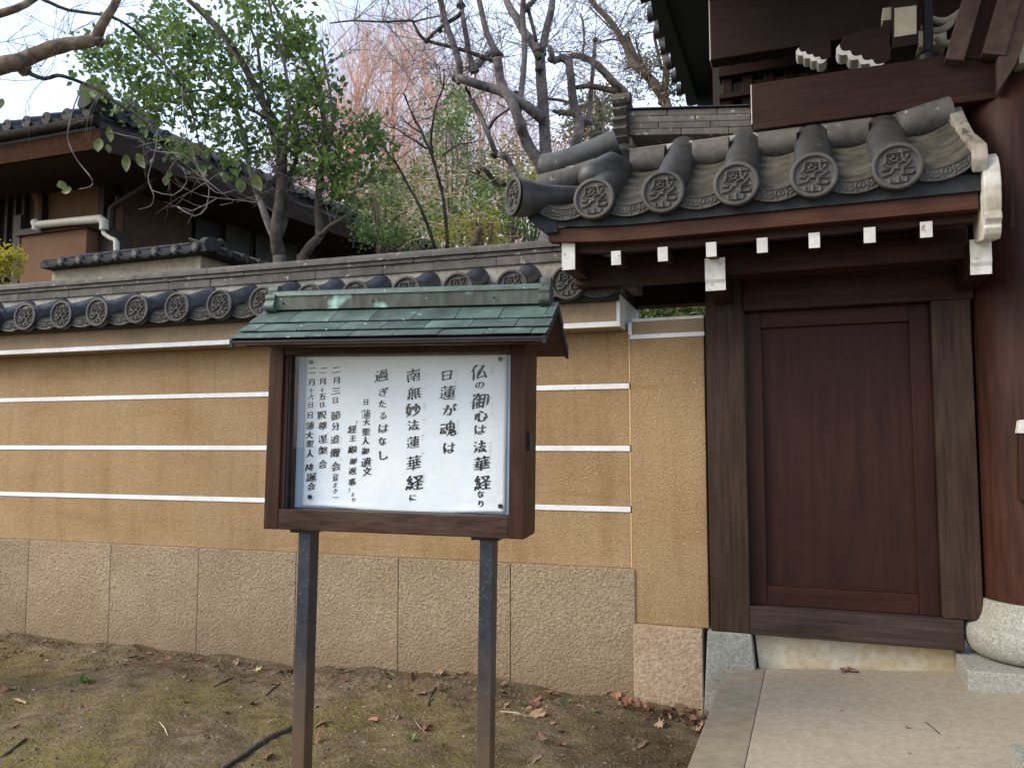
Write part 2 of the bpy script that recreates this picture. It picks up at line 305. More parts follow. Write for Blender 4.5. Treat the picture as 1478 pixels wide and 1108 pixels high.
# ------------------------------------------------------------------ glyphs drawn with a soft brush
_gc = {}
def glyph(ch, n=96):
    """occupancy of a character on an n x n grid over its em box, row 0 at the bottom"""
    if ch in _gc: return _gc[ch]
    c = bpy.data.curves.new('t', 'FONT'); c.body = ch; c.size = 1; c.resolution_u = 4
    o = bpy.data.objects.new('t', c); scene.collection.objects.link(o)
    me = bpy.data.meshes.new_from_object(o.evaluated_get(bpy.context.evaluated_depsgraph_get()))
    me.calc_loop_triangles(); V = np.array([v.co[:2] for v in me.vertices]); T = np.array([t.vertices[:] for t in me.loop_triangles])
    bpy.data.objects.remove(o); bpy.data.curves.remove(c)
    lo, hi = V.min(0), V.max(0); ctr = (lo+hi)/2; s_ = max((hi-lo).max(), .25)
    V = (V-ctr)/s_*.80+.5; A = np.zeros((n, n), np.float32)
    for t in T:
        p = V[t]*n; x0, y0 = np.floor(p.min(0)).astype(int); x1, y1 = np.ceil(p.max(0)).astype(int)+1
        x0, y0 = max(x0, 0), max(y0, 0); xs, ys = np.meshgrid(np.arange(x0, min(x1, n))+.5, np.arange(y0, min(y1, n))+.5)
        def e(a, b): return (b[0]-a[0])*(ys-a[1])-(b[1]-a[1])*(xs-a[0])
        e0, e1, e2 = e(p[0], p[1]), e(p[1], p[2]), e(p[2], p[0])
        ins = ((e0 >= 0) & (e1 >= 0) & (e2 >= 0)) | ((e0 <= 0) & (e1 <= 0) & (e2 <= 0))
        sub = A[y0:y0+ins.shape[0], x0:x0+ins.shape[1]]; sub[ins] = 1
    bpy.data.meshes.remove(me); _gc[ch] = A; return A
def blur(A, r, it=2):
    k = np.exp(-np.linspace(-2, 2, 2*r+1)**2/1.2); k /= k.sum()
    for _ in range(it):
        A = np.apply_along_axis(lambda v: np.convolve(v, k, 'same'), 0, A); A = np.apply_along_axis(lambda v: np.convolve(v, k, 'same'), 1, A)
    return A
def smoothnoise(n, k):
    g = rng.normal(size=(k, k)); xi = np.linspace(0, k-1.001, n); i = xi.astype(int); f = xi-i; f = f*f*(3-2*f)
    a = g[np.ix_(i, i)]; b = g[np.ix_(i, i+1)]; c = g[np.ix_(i+1, i)]; d = g[np.ix_(i+1, i+1)]
    return (a*(1-f[None])+b*f[None])*(1-f[:, None])+(c*(1-f[None])+d*f[None])*f[:, None]
def sample(A, x, y):
    n = A.shape[0]; x = np.clip(x, 0, n-1.001); y = np.clip(y, 0, n-1.001); i = y.astype(int); j = x.astype(int); fy = y-i; fx = x-j
    return (A[i, j]*(1-fx)+A[i, j+1]*fx)*(1-fy)+(A[i+1, j]*(1-fx)+A[i+1, j+1]*fx)*fy
def contour_faces(F, lev):
    """marching squares: polygons of the region F > lev on the grid, coordinates in cells"""
    n = F.shape[0]; P = []; Q = F > lev
    any_ = Q[:-1, :-1] | Q[1:, :-1] | Q[:-1, 1:] | Q[1:, 1:]
    full = Q[:-1, :-1] & Q[1:, :-1] & Q[:-1, 1:] & Q[1:, 1:]
    for i in range(n-1):
        j = 0
        while j < n-1:
            if full[i, j]:
                k = j
                while k < n-1 and full[i, k]: k += 1
                P.append([(j, i), (k, i), (k, i+1), (j, i+1)]); j = k; continue
            if any_[i, j]:
                cs = [(j, i), (j+1, i), (j+1, i+1), (j, i+1)]; vs = [F[y, x]-lev for x, y in cs]; poly = []
                for a in range(4):
                    b = (a+1) % 4
                    if vs[a] > 0: poly.append(cs[a])
                    if (vs[a] > 0) != (vs[b] > 0):
                        t = vs[a]/(vs[a]-vs[b]); poly.append((cs[a][0]+(cs[b][0]-cs[a][0])*t, cs[a][1]+(cs[b][1]-cs[a][1])*t))
                if len(poly) >= 3: P.append(poly)
            j += 1
    return P
def thin(A):
    """Zhang-Suen thinning of a boolean image to one-pixel strokes"""
    I = A.copy().astype(np.uint8); I[0] = I[-1] = 0; I[:, 0] = I[:, -1] = 0
    while True:
        ch = False
        for step in (0, 1):
            p = [np.roll(np.roll(I, dy, 0), dx, 1) for dy, dx in ((1, 0), (1, -1), (0, -1), (-1, -1), (-1, 0), (-1, 1), (0, 1), (1, 1))]
            B = sum(q.astype(int) for q in p); T = sum(((p[k] == 0) & (p[(k+1) % 8] == 1)).astype(int) for k in range(8))
            c = (I == 1) & (B >= 2) & (B <= 6) & (T == 1)
            c &= (p[0]*p[2]*p[4] == 0) & (p[2]*p[4]*p[6] == 0) if step == 0 else (p[0]*p[2]*p[6] == 0) & (p[0]*p[4]*p[6] == 0)
            if c.any(): I[c] = 0; ch = True
        if not ch: return I
_bf = {}
def brush_field(ch, n=96):
    """ink field of a character re-inked along its strokes with a brush that presses, tapers and slants"""
    if ch in _bf: return _bf[ch]
    A = glyph(ch, n) > .5; S = thin(A); ys, xs = np.nonzero(S); pts = set(zip(xs.tolist(), ys.tolist()))
    nb8 = lambda p: [(p[0]+dx, p[1]+dy) for dx in (-1, 0, 1) for dy in (-1, 0, 1) if (dx or dy) and (p[0]+dx, p[1]+dy) in pts]
    ends = [p for p in pts if len(nb8(p)) <= 1]; dist = {e: (0, e) for e in ends}; fr = list(ends)
    while fr:
        nx_ = []
        for p in fr:
            for q in nb8(p):
                if q not in dist and dist[p][0] < 22: dist[q] = (dist[p][0]+1, dist[p][1]); nx_.append(q)
        fr = nx_
    P = np.array(sorted(pts)); F = np.full((n, n), -3., np.float32); dens = len(pts)/n
    R0 = 4.9 if dens < 2.2 else 4.3 if dens < 3.6 else 3.5 if dens < 5.0 else 2.9
    rn = smoothnoise(n, 12)
    edir = {}
    for e in ends:
        q, k = e, [e]
        seen = {e}
        for _ in range(9):
            nn_ = [t for t in nb8(q) if t not in seen]
            if not nn_: break
            q = nn_[0]; seen.add(q)
        edir[e] = (e[0]-q[0], e[1]-q[1])
    for x, y in P.tolist():
        w = P[(abs(P[:, 0]-x) < 5) & (abs(P[:, 1]-y) < 5)].astype(float); c = w-w.mean(0); ev_, evec = np.linalg.eigh(c.T @ c+1e-6*np.eye(2)); d = evec[:, 1]
        hor = abs(d[0]); r = R0*(1.14-.42*hor**2)
        g = dist.get((x, y))
        if g:
            t = g[0]; dx, dy = edir[g[1]]; L_ = math.hypot(dx, dy)+1e-6; dx /= L_; dy /= L_
            if dx < -.25 and dy < -.25: r *= .30+.70*min(1, t/20)                 # sweep down to the left
            elif dx > .35 and dy < -.35: r *= (.45+.95*min(1, t/5)) if t < 7 else 1.40-.4*min(1, (t-7)/12)   # press down to the right
            elif dx > .7: r *= 1.40-.40*min(1, t/8)                               # end of a level stroke
            elif dy > .6: r *= 1.25-.25*min(1, t/8)                               # head of an upright
            elif dy < -.8: r *= .62+.38*min(1, t/9)
            else: r *= .85+.15*min(1, t/6)
        r *= 1+.13*rn[y, x]
        k = int(r)+3; x0, x1, y0, y1 = max(x-k, 0), min(x+k+1, n), max(y-k, 0), min(y+k+1, n)
        gx_, gy_ = np.meshgrid(np.arange(x0, x1)-x, np.arange(y0, y1)-y)
        dd = np.sqrt((gx_*.80+gy_*.20)**2*1.25+(gy_*.95-gx_*.10)**2)             # slanted oval tip
        F[y0:y1, x0:x1] = np.maximum(F[y0:y1, x0:x1], r-dd)
    _bf[ch] = blur(F, 1, 1); return _bf[ch]
def brush_char(mb, ch, cx, cz, size, y, weight=1.0, rise=.17, n=72):
    """a hand-brushed character lying at depth y, centre (cx, cz)"""
    B = brush_field(ch)
    u, v = np.meshgrid((np.arange(n)+.5)/n, (np.arange(n)+.5)/n)
    w1 = smoothnoise(n, 4)*.026; w2 = smoothnoise(n, 4)*.030
    sq = 1.18 if size > .030 else 1.06; a = random.gauss(0, .035)
    um, vm = u-.5, v-.5; um, vm = um*math.cos(a)-vm*math.sin(a), um*math.sin(a)+vm*math.cos(a)
    vv = vm*sq+.5-um*rise+.10*um*um*(1 if random.random() < .5 else -1)*.6+w2; uu = um+.5+w1+vm*random.uniform(-.10, .03)
    F = sample(B, uu*96-.5, vv*96-.5)+.35*smoothnoise(n, 14)+(weight-1.08)*3+(-.75 if size < .024 else .15)
    F[0, :] = F[-1, :] = -1; F[:, 0] = F[:, -1] = -1
    s_ = size/.80
    for p in contour_faces(F, 0):
        mb.add([(cx+(a/(n-1)-.5)*s_, y, cz+(b/(n-1)-.5)*s_) for a, b in p], [tuple(range(len(p)))])

# ------------------------------------------------------------------ roof tile meshes
def emblem_height(n=200):
    A = np.zeros((n, n), np.float32)
    def put(ch, cx, cy, w, h):
        G = blur(glyph(ch, 96), 3, 1)
        ys, xs = np.mgrid[0:n, 0:n]; u = ((xs/n-cx)/w+.5)*96; v = ((ys/n-cy)/h+.5)*96
        ok = (u > 0) & (u < 95) & (v > 0) & (v < 95); A[ok] = np.maximum(A[ok], sample(G, u[ok], v[ok]))
    put('威', .5, .735, .88, .47); put('光', .5, .410, 1.0, .42); put('山', .5, .130, .64, .25)
    A = blur(A, 1, 1); return np.clip((A-.20)*2.6, 0, 1)
EMB = emblem_height()
def disc_mesh(R_, relief=.0115, nr=46, na=110):
    """round end face with a raised rim and raised characters, facing -Y"""
    vs = [(0, 0, 0)]; fs = []
    for i in range(1, nr+1):
        r = i/nr
        for k in range(na):
            a = 2*PI*k/na; x, z = r*math.cos(a), r*math.sin(a)
            if r > .80: h = 1.15*min(1, (r-.80)/.035) - (.45*max(0, (r-.95)/.05))
            elif r < .77: h = .95*float(sample(EMB, np.array([(x/.80*.5+.5)*199]), np.array([(z/.80*.5+.5)*199]))[0])
            else: h = 0
            vs.append((x*R_, -h*relief, z*R_))
    vs[0] = (0, -relief*.0, 0)
    for k in range(na): fs.append((0, 1+(k+1) % na, 1+k))
    for i in range(nr-1):
        for k in range(na): a = 1+i*na; fs.append((a+k, a+(k+1) % na, a+na+(k+1) % na, a+na+k))
    me = bpy.data.meshes.new('tile_face'); me.from_pydata(vs, [], fs); me.shade_smooth(); me.materials.append(m_tiled); return me
def round_tile_mesh(R_, rb, L_, H_, n=28, name='round_tile', m=None, bow=.012):
    """barrel tile from its end face at the origin up the slope to (0, L, H)"""
    st = [(-.001, 0, R_*.995), (.004, 0, R_), (.026, .001, R_), (.040, .004, R_*.955), (.075, .016*H_/.2, rb*1.02)]
    k = 7
    for i in range(1, k+1):
        t = i/k; y = .075+(L_-.075)*t; st.append((y, .016*H_/.2+(H_-.016*H_/.2)*t - bow*math.sin(PI*t), rb*(1+.03*(1-t))))
    mb = MB(); vs = []; m_ = len(st)
    for y, z, r in st:
        for q in range(n): a = 2*PI*q/n; vs.append((r*math.cos(a), y, z+r*math.sin(a)))
    fs = [(i*n+q, (i+1)*n+q, (i+1)*n+(q+1) % n, i*n+(q+1) % n) for i in range(m_-1) for q in range(n)] + [tuple(range(n))[::-1], tuple(range((m_-1)*n, m_*n))]
    mb.add(vs, fs); me = mb.mesh(name, smooth=True); me.materials.append(m or m_tile); me.set_sharp_from_angle(angle=R(50)); return me
def pan_mesh(hw, sag, L_, rise, th=.018, m=None):
    mb = MB(); n = 12; vs = []
    for y, dz in ((0, 0), (L_, rise)):
        for t in (0, -th):
            for i in range(n+1): x = -hw+2*hw*i/n; vs.append((x, y, sag*(x/hw)**2+t+dz))
    m_ = n+1; fs = []
    for i in range(n):
        fs += [(i, i+1, 2*m_+i+1, 2*m_+i), (m_+i, 3*m_+i, 3*m_+i+1, m_+i+1), (i, m_+i, m_+i+1, i+1), (2*m_+i, 2*m_+i+1, 3*m_+i+1, 3*m_+i)]
    fs += [(0, 2*m_, 3*m_, m_), (n, m_+n, 3*m_+n, 2*m_+n)]
    mb.add(vs, fs); me = mb.mesh('pan_tile', smooth=True); me.materials.append(m or m_pan); me.set_sharp_from_angle(angle=R(40)); return me
def eave_mesh(hw, sag, h=.058, relief=.007):
    """hanging front of an eave tile: a smile-shaped band with a scroll-and-flower relief"""
    nu, nv = 132, 16; vs = []; fs = []
    for j in range(nv+1):
        for i in range(nu+1):
            u = -1+2*i/nu; t = j/nv; x = u*hw; z = sag*u*u-h*(1-t)
            d = 0
            if t < .12 or t > .88: d = 1
            else:
                tt = (t-.5)/.38
                for c in (-.72, -.36, 0, .36, .72):
                    du = (u-c)*hw/(h*.38); r = math.hypot(du, tt); a = math.atan2(tt, du)
                    if r < 1.0: d = max(d, (.5+.5*math.cos(5*a+c*9))*(1 if .3 < r < .95 else 0)*.9, 1 if r < .22 else 0)
                for c in (-.54, -.18, .18, .54, .88, -.88):
                    du = (u-c)*hw/(h*.38); r = math.hypot(du*1.1, tt-.3*math.sin(c*40)); d = max(d, .8 if .32 < r < .56 else 0)
            vs.append((x, -d*relief, z))
    for j in range(nv):
        for i in range(nu): a = j*(nu+1)+i; fs.append((a, a+1, a+nu+2, a+nu+1))
    n0 = len(vs); bk = []
    for j in (0, nv):                       # thickness behind the face
        for i in range(0, nu+1, 4):
            u = -1+2*i/nu; vs.append((u*hw, .022, sag*u*u-h*(1-j/nv)))
    q = nu//4+1
    for i in range(q-1):
        a = n0+i; fs.append((i*4, a, a+1, (i+1)*4)); b = n0+q+i; t0 = nv*(nu+1)+i*4; fs.append((t0, t0+4, b+1, b)); fs.append((a, b, b+1, a+1))
    me = bpy.data.meshes.new('eave_tile'); me.from_pydata(vs, [], fs); me.shade_smooth(); me.materials.append(m_tiled); return me

# ------------------------------------------------------------------ ground, paving
def gh(x, y):
    """ground height"""
    w = 4.5+.041*(x+1)
    h = .012*math.sin(x*3.1+y*1.7)+.010*math.sin(x*7.3-y*5.1)+.006*math.sin(x*17+y*13)
    h += .03*math.exp(-((y-w+.05)/.22)**2)*(.5+.5*math.sin(x*2.3+.6)) if x < -1.25 else 0
    if x > -1.1: h -= .035*math.exp(-((x+.6)/.25)**2)
    if x < -4: h += .0
    return h-.004
def coords(lo, hi, a, b, st):
    L_ = list(np.arange(a, b+1e-6, st)); o = st; q = a
    pre = []
    while q > lo: o *= 1.5; q -= o; pre.append(q)
    post = []; o = st; q = b
    while q < hi: o *= 1.5; q += o; post.append(q)
    return pre[::-1]+L_+post
gx = coords(-300, 300, -6.2, -.30, .035); gy = coords(-300, 400, 1.9, 4.75, .035)
gv = []; gf = []
for y in gy:
    for x in gx:
        near = -6.3 < x < -.25 and 1.8 < y < 4.9
        z = gh(x, y)+(random.uniform(-.005, .005) if near else 0)
        if x > -.44 : z = -.06
        gv.append((x, y, z if near or x > -.44 else -.02))
nx = len(gx)
for j in range(len(gy)-1):
    for i in range(nx-1): gf.append((j*nx+i, j*nx+i+1, (j+1)*nx+i+1, (j+1)*nx+i))
gm = bpy.data.meshes.new('ground'); gm.from_pydata(gv, [], gf); gm.shade_smooth(); gm.materials.append(m_soil)
ground = link(bpy.data.objects.new('ground', gm)); ground['kind'] = 'structure'
def slopez(x): return .222+(x+.3)*.078
def slab(name, m, x0, x1, y0, y1, dz=0):
    mb = MB(); mb.add([(x0, y0, -.1), (x1, y0, -.1), (x1, y1, -.1), (x0, y1, -.1), (x0, y0, slopez(x0)+dz), (x1, y0, slopez(x1)+dz), (x1, y1, slopez(x1)+dz), (x0, y1, slopez(x0)+dz)],
                      [(3, 2, 1, 0), (4, 5, 6, 7), (0, 1, 5, 4), (1, 2, 6, 5), (2, 3, 7, 6), (3, 0, 4, 7)])
    o = mb.build(name, m, bevel=.004); o['kind'] = 'structure'; return o
slab('paving_edge', m_kerb, -.468, -.268, -3, 4.535)
slab('paving', m_conc, -.2665, 5.0, -3, 4.535, -.002)

# ------------------------------------------------------------------ boundary wall
a_ = R(2.35)
wall = thing('boundary_wall', 'long ochre plaster wall with white stripes, stone footing and crested grey tile roof', 'wall', (-.966, 4.544, 0), a_)
TH = .42
# stone footing, block by block
xs = [.006, -.7315, -1.463, -2.195, -2.956, -3.703, -4.462, -5.21, -5.96, -6.7]
for i in range(len(xs)-1):
    mb = MB().box(xs[i+1]+.0015, xs[i]-.0015, 0, TH+.03, -.15, .698)
    mb.build('footing_block', m_base, wall, bevel=.006)
box('footing_core', m_mortar, wall, -6.7, -.01, .012, TH, -.12, .69, 0)
# plaster courses, each its own panel between the white lines
courses = [(.6985, 1.014), (1.046, 1.361), (1.393, 1.720), (1.752, 2.058)]
for z0, z1 in courses: box('plaster_panel', m_stucco, wall, -6.7, -.022, .030, TH-.03, z0, z1, .005)
box('plaster_core', m_mortar, wall, -6.7, -.05, .045, TH-.05, .69, 2.25, 0)
for z0, z1 in ((1.0145, 1.0455), (1.3615, 1.3925), (1.7205, 1.7515)): box('white_line', m_white, wall, -6.7, -.018, .024, TH-.024, z0, z1, .003)
m_corner = mat('corner_bead', (.50, .36, .20), (.60, .45, .27), 60, .9, .4, 90, .002)
for z0, z1 in courses: box('corner_bead', m_corner, wall, -.0215, -.012, .026, .040, z0+.002, z1-.002, .002)
# jettied band under the eaves
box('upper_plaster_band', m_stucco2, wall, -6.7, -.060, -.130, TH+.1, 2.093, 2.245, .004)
box('eave_white_line', m_white, wall, -6.7, -.038, -.137, TH+.1, 2.062, 2.0925, .003)
box('band_end_line', m_white, wall, -.0595, -.038, -.137, TH+.1, 2.093, 2.245, .003)
box('band_soffit', m_stucco2, wall, -6.7, -.045, -.128, TH+.1, 2.0585, 2.0615, 0)
PITCHW = .3325; RW, RBW = .099, .080
w_disc = disc_mesh(RW); w_round = round_tile_mesh(RW, RBW, .40, .165, m=m_tileb); w_pan = pan_mesh(.150, .055, .17, .052); w_eave = eave_mesh(.150, .055)
box('eave_bedding', m_bed, wall, -6.7, -.04, -.20, TH+.05, 2.205, 2.262, .01)
MB().prism_x([(-.19, 2.255), (.10, 2.405), (.10, 2.24), (-.19, 2.24)], -6.7, -.05).build('roof_bedding', m_mortar, wall)
MB().prism_x([(TH+.22, 2.255), (.10, 2.45), (.10, 2.24), (TH+.22, 2.22)], -6.7, -.05).build('rear_roof_slope', m_pan, wall)
for k in range(19):
    x = -.31-PITCHW*k
    rtile = part('round_tile', w_round, wall, (x+random.uniform(-.004, .004), -.25+random.uniform(-.008, .008), 2.307+random.uniform(-.003, .003)), (0, 0, R(random.uniform(-1.2, 1.2)))); part('crest_disc', w_disc, rtile, (0, -.004, 0), (R(random.uniform(-3, 2)), R(random.uniform(-7, 7)), 0))
    xm = x+PITCHW/2
    if k: 
        part('eave_tile', w_eave, wall, (xm, -.232+random.uniform(-.004, .004), 2.272))
        for i in range(3): part('pan_tile', w_pan, wall, (xm, -.222+.115*i, 2.279+.050*i))
part('eave_tile', w_eave, wall, (-.31+PITCHW/2+.005, -.232, 2.272)); part('pan_tile', w_pan, wall, (-.31+PITCHW/2, -.222, 2.279)); part('pan_tile', w_pan, wall, (-.31+PITCHW/2, -.107, 2.329))
box('end_tile', m_ridge, wall, .006, .062, -.25, .05, 2.262, 2.345, .006)
# ridge: two courses of flat tiles, then the rounded cap tiles
for row, (z0, z1, yf) in enumerate(((2.500, 2.556, .046), (2.559, 2.586, .036))):
    x = 0.02
    while x > -6.7:
        L_ = random.choice((.36, .42, .5)) ; box('ridge_flat_tile', m_ridge, wall, x-L_+.002, x, yf+random.uniform(-.002, .002), .34, z0, z1, .005); x -= L_
x = 0.03
cap = []
for i in range(13): a = PI*i/12; cap.append((.19-.168*math.cos(a), 2.588+.018+.047*math.sin(a)**.75))
cap = [(.022, 2.588)]+cap+[(.358, 2.588)]
while x > -6.7:
    L_ = random.choice((.44, .5, .62)); mb = MB(); mb.prism_x(cap, x-L_+.0015, x); mb.build('ridge_cap_tile', m_ridge, wall, autos=35); x -= L_
MB().prism_x([(.06, 2.40), (.06, 2.499), (.33, 2.499), (.33, 2.40)], -6.7, 0).build('ridge_mortar', m_mortar, wall)

# ------------------------------------------------------------------ narrow wall beside the gate
nw = thing('narrow_wall', 'narrow recessed ochre plaster panel between boundary wall corner and gate post', 'wall', (-.75, 4.55, 0))
def nb(n, m, x0, x1, y0, y1, z0, z1, bv=.004): return box(n, m, nw, x0+.75, x1+.75, y0-4.55, y1-4.55, z0, z1, bv)
nb('footing_block', m_base2, -.97, -.590, 4.525, 4.85, -.15, .400, .008)
nb('plaster_panel', m_stucco, -.975, -.558, 4.555, 4.82, .402, 2.004, .005)
nb('white_line', m_white, -.975, -.553, 4.548, 4.83, 2.0045, 2.030, .003)
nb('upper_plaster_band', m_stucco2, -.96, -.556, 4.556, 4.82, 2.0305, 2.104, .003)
nb('white_line', m_white, -.96, -.556, 4.549, 4.83, 2.1045, 2.122, .003)
nb('corner_line', m_white, -.985, -.963, 4.546, 4.60, 2.0305, 2.10, .003)

# ------------------------------------------------------------------ side gate: door, posts, tiled roof
sg = thing('side_gate', 'dark red-brown wooden side door under its own crested grey tile roof', 'gate', (0, 4.55, 0))
O_ = Vector((0, 4.55, 0))
def sb(n, m, x0, x1, y0, y1, z0, z1, bv=.004, par=None): return box(n, m, par or sg, x0, x1, y0-4.55, y1-4.55, z0, z1, bv)
def spart(n, me, x, y, z, rot=(0, 0, 0), par=None): return part(n, me, par or sg, (x, y-4.55, z), rot)
mb = MB(); mb.add([(-.590, -.075, -.15), (-.285, -.075, -.15), (-.285, .30, -.15), (-.590, .30, -.15), (-.560, -.055, .402), (-.332, -.055, .402), (-.332, .30, .402), (-.560, .30, .402)],
                  [(3, 2, 1, 0), (4, 5, 6, 7), (0, 1, 5, 4), (1, 2, 6, 5), (2, 3, 7, 6), (3, 0, 4, 7)])
mb.build('post_pad_stone', m_pad, sg, bevel=.008)
mb = MB(); mb.add([(-.283, 0, .05), (.66, 0, .05), (.66, .25, .05), (-.283, .25, .05), (-.322, .02, .400), (.66, .02, .400), (.66, .25, .400), (-.322, .25, .400)],
                  [(3, 2, 1, 0), (4, 5, 6, 7), (0, 1, 5, 4), (1, 2, 6, 5), (2, 3, 7, 6), (3, 0, 4, 7)])
mb.build('threshold_stone', m_riser, sg, bevel=.006)
sb('post', m_greyv, -.541, -.337, 4.50, 4.72, .404, 2.60, .006)
sb('post', m_greyv, .572, .748, 4.49, 4.72, .552, 2.60, .006)
sb('gap_filler_board', m_greyv, .7355, 1.15, 4.74, 4.79, .30, 3.05, 0)  # added filler against the light leak between post and column
sb('sill', m_greyh, -.3365, .662, 4.485, 4.70, .403, .549, .006)
sb('lintel', m_woodh, -.3365, .76, 4.475, 4.70, 2.120, 2.300, .006)
sb('upper_lintel', m_woodh, -.50, .78, 4.50, 4.68, 2.302, 2.42, .004)
dr = thing('x', '', '', (0, 0, 0)); bpy.data.objects.remove(dr)
door = sb('door', m_door, -.262, .488, 4.575, 4.590, .64, 2.045, .0)
for n_, b_ in (('door_stile', (-.333, -.250, 4.545, 4.60, .551, 2.1185)), ('door_stile', (.476, .570, 4.545, 4.60, .551, 2.1185))): sb(n_, m_door, *b_, .004, par=None)
m_doorh = woodm('door_rail_wood', (.023, .0074, .0043), (.044, .0145, .0082), (.35, 5, 5), .55, (.82, .76, .76), .22, .12)
sb('door_rail', m_doorh, -.249, .475, 4.546, 4.599, .551, .652, .004); sb('door_rail', m_doorh, -.249, .475, 4.546, 4.599, 2.032, 2.1185, .004)
sb('door_moulding', m_doorh, -.2485, .4745, 4.560, 4.578, .6525, .661, .003)
# timber under the roof
sb('wall_plate_beam', m_woodh, -1.20, .70, 4.18, 4.32, 2.262, 2.405, .006)
sb('wall_plate_beam', m_woodh, -1.20, .70, 4.95, 5.08, 2.262, 2.405, .006)
def bracket(x0, x1, y0, z0, z1):
    pr = [(y0, z1), (y0, z0+.055), (y0+.012, z0+.038), (y0+.012, z0), (4.62, z0), (4.62, z1)]
    o = MB().prism_x([(y-4.55, z) for y, z in pr], x0, x1).build('beam_end', m_woody, sg, bevel=.003)
    pr = [(y0-.006, z1), (y0-.006, z0+.052), (y0+.006, z0+.035), (y0+.006, z0-.002), (y0+.0105, z0-.002), (y0+.0105, z0+.038), (y0-.0015, z0+.057), (y0-.0015, z1)]
    MB().prism_x([(y-4.55, z) for y, z in pr], x0-.001, x1+.001).build('white_face', m_whiteend, o)
bracket(-.483, -.387, 4.05, 2.165, 2.325); bracket(.682, .765, 4.05, 2.160, 2.315)
rb_ = MB().box(-.024, .024, 0, .80, -.034, .034).mesh('rafter', bevel=.003); rb_.materials.append(m_woody)
rc_ = MB().box(-.0245, .0245, -.005, -.0005, -.035, .035).mesh('rafter_end', bevel=.001); rc_.materials.append(m_whiteend)
for x, z in ((-.903, 2.333), (-.669, 2.333), (-.436, 2.336), (-.201, 2.336), (.029, 2.339), (.263, 2.342), (.492, 2.346)):
    r_ = spart('rafter', rb_, x, 3.91, z, (R(7), 0, 0)); part('painted_end', rc_, r_)
r_ = sb('verge_rafter', m_woody, -1.184, -1.115, 3.905, 4.9, 2.292, 2.468); sb('painted_end', m_whiteend, -1.1845, -1.1145, 3.898, 3.9035, 2.290, 2.469, .001, par=r_)
MB().prism_x([(-.60, 2.405), (-.60, 2.46), (.0, 2.78), (.6, 2.46), (.6, 2.405), (0, 2.66)], -1.19, .70).build('roof_boards', m_woody, sg)
def curved_bar(name, m, ys, x0, x1, z0f, z1f, par=sg, seg=16, bv=0):
    vs = []; fs = []
    for i in range(seg+1):
        x = x0+(x1-x0)*i/seg
        for y, zf in ((ys[0], z0f), (ys[1], z0f), (ys[1], z1f), (ys[0], z1f)): vs.append((x, y-4.55, zf(x)))
    for i in range(seg):
        for q in range(4): fs.append((4*i+q, 4*i+(q+1) % 4, 4*i+4+(q+1) % 4, 4*i+4+q))
    fs += [(0, 1, 2, 3), (4*seg+3, 4*seg+2, 4*seg+1, 4*seg)]
    return MB().add(vs, fs).build(name, m, par)
sori = lambda x: .045*max(0, (-.75-x)/.6)**2
curved_bar('fascia_board', m_fascia, (3.865, 3.93), -1.245, .69, lambda x: 2.408+sori(x), lambda x: 2.478+sori(x))
curved_bar('inner_fascia_board', m_woodh, (3.935, 3.985), -1.20, .68, lambda x: 2.368+sori(x), lambda x: 2.42+sori(x))
curved_bar('eave_bedding', m_bed, (3.845, 4.05), -1.188, .70, lambda x: 2.480+sori(x)*1.1, lambda x: 2.552+sori(x)*1.3)
PG = .340; RG, RBG = .104, .088
g_disc = disc_mesh(RG); g_round = round_tile_mesh(RG, RBG, .66, .43, m=m_tile, bow=.02); g_pan = pan_mesh(.155, .060, .17, .085); g_eave = eave_mesh(.155, .060)
MB().prism_x([(-.70, 2.545), (-.70, 2.50), (0, 2.86), (.75, 2.50), (.75, 2.545), (0, 3.02)], -1.28, .68).build('roof_bedding', m_mortar, sg)
gxs = [-.985+PG*k for k in range(5)]
for k, x in enumerate(gxs):
    z = 2.609+sori(x)*.5
    o = spart('round_tile', g_round, x, 3.80, z); part('crest_disc', g_disc, o, (0, -.004, 0), (R(random.uniform(-3, 2)), R(random.uniform(-6, 6)), 0))
    if k < 4 or True:
        xm = x+PG/2
        if xm < .75:
            tilt = R(-7) if k == 4 else 0
            zz = .02 if k == 4 else 0
            spart('eave_tile', g_eave, xm, 3.822, 2.572+zz, (0, tilt, 0))
            for i in range(5): spart('pan_tile', g_pan, xm, 3.832+.112*i, 2.582+.0735*i+zz, (0, tilt, 0))
        if k < 4: 
            sb_ = MB().tube([(x+RBG*.85, 4.36-4.55, 2.985-.01), (x+PG-RBG*.85, 4.36-4.55, 2.985-.01)], [.075, .075], 20).build('ridge_joint_tile', m_ridge, sg, autos=50)
MB().tube([(gxs[4]+.07, 4.36-4.55, 2.985), (.68, 4.36-4.55, 3.03)], [.075, .08], 20).build('ridge_joint_tile', m_ridge, sg, autos=50)
sb('ridge_plaster', m_mortar, -.95, .66, 4.40, 4.76, 2.98, 3.075, .01)
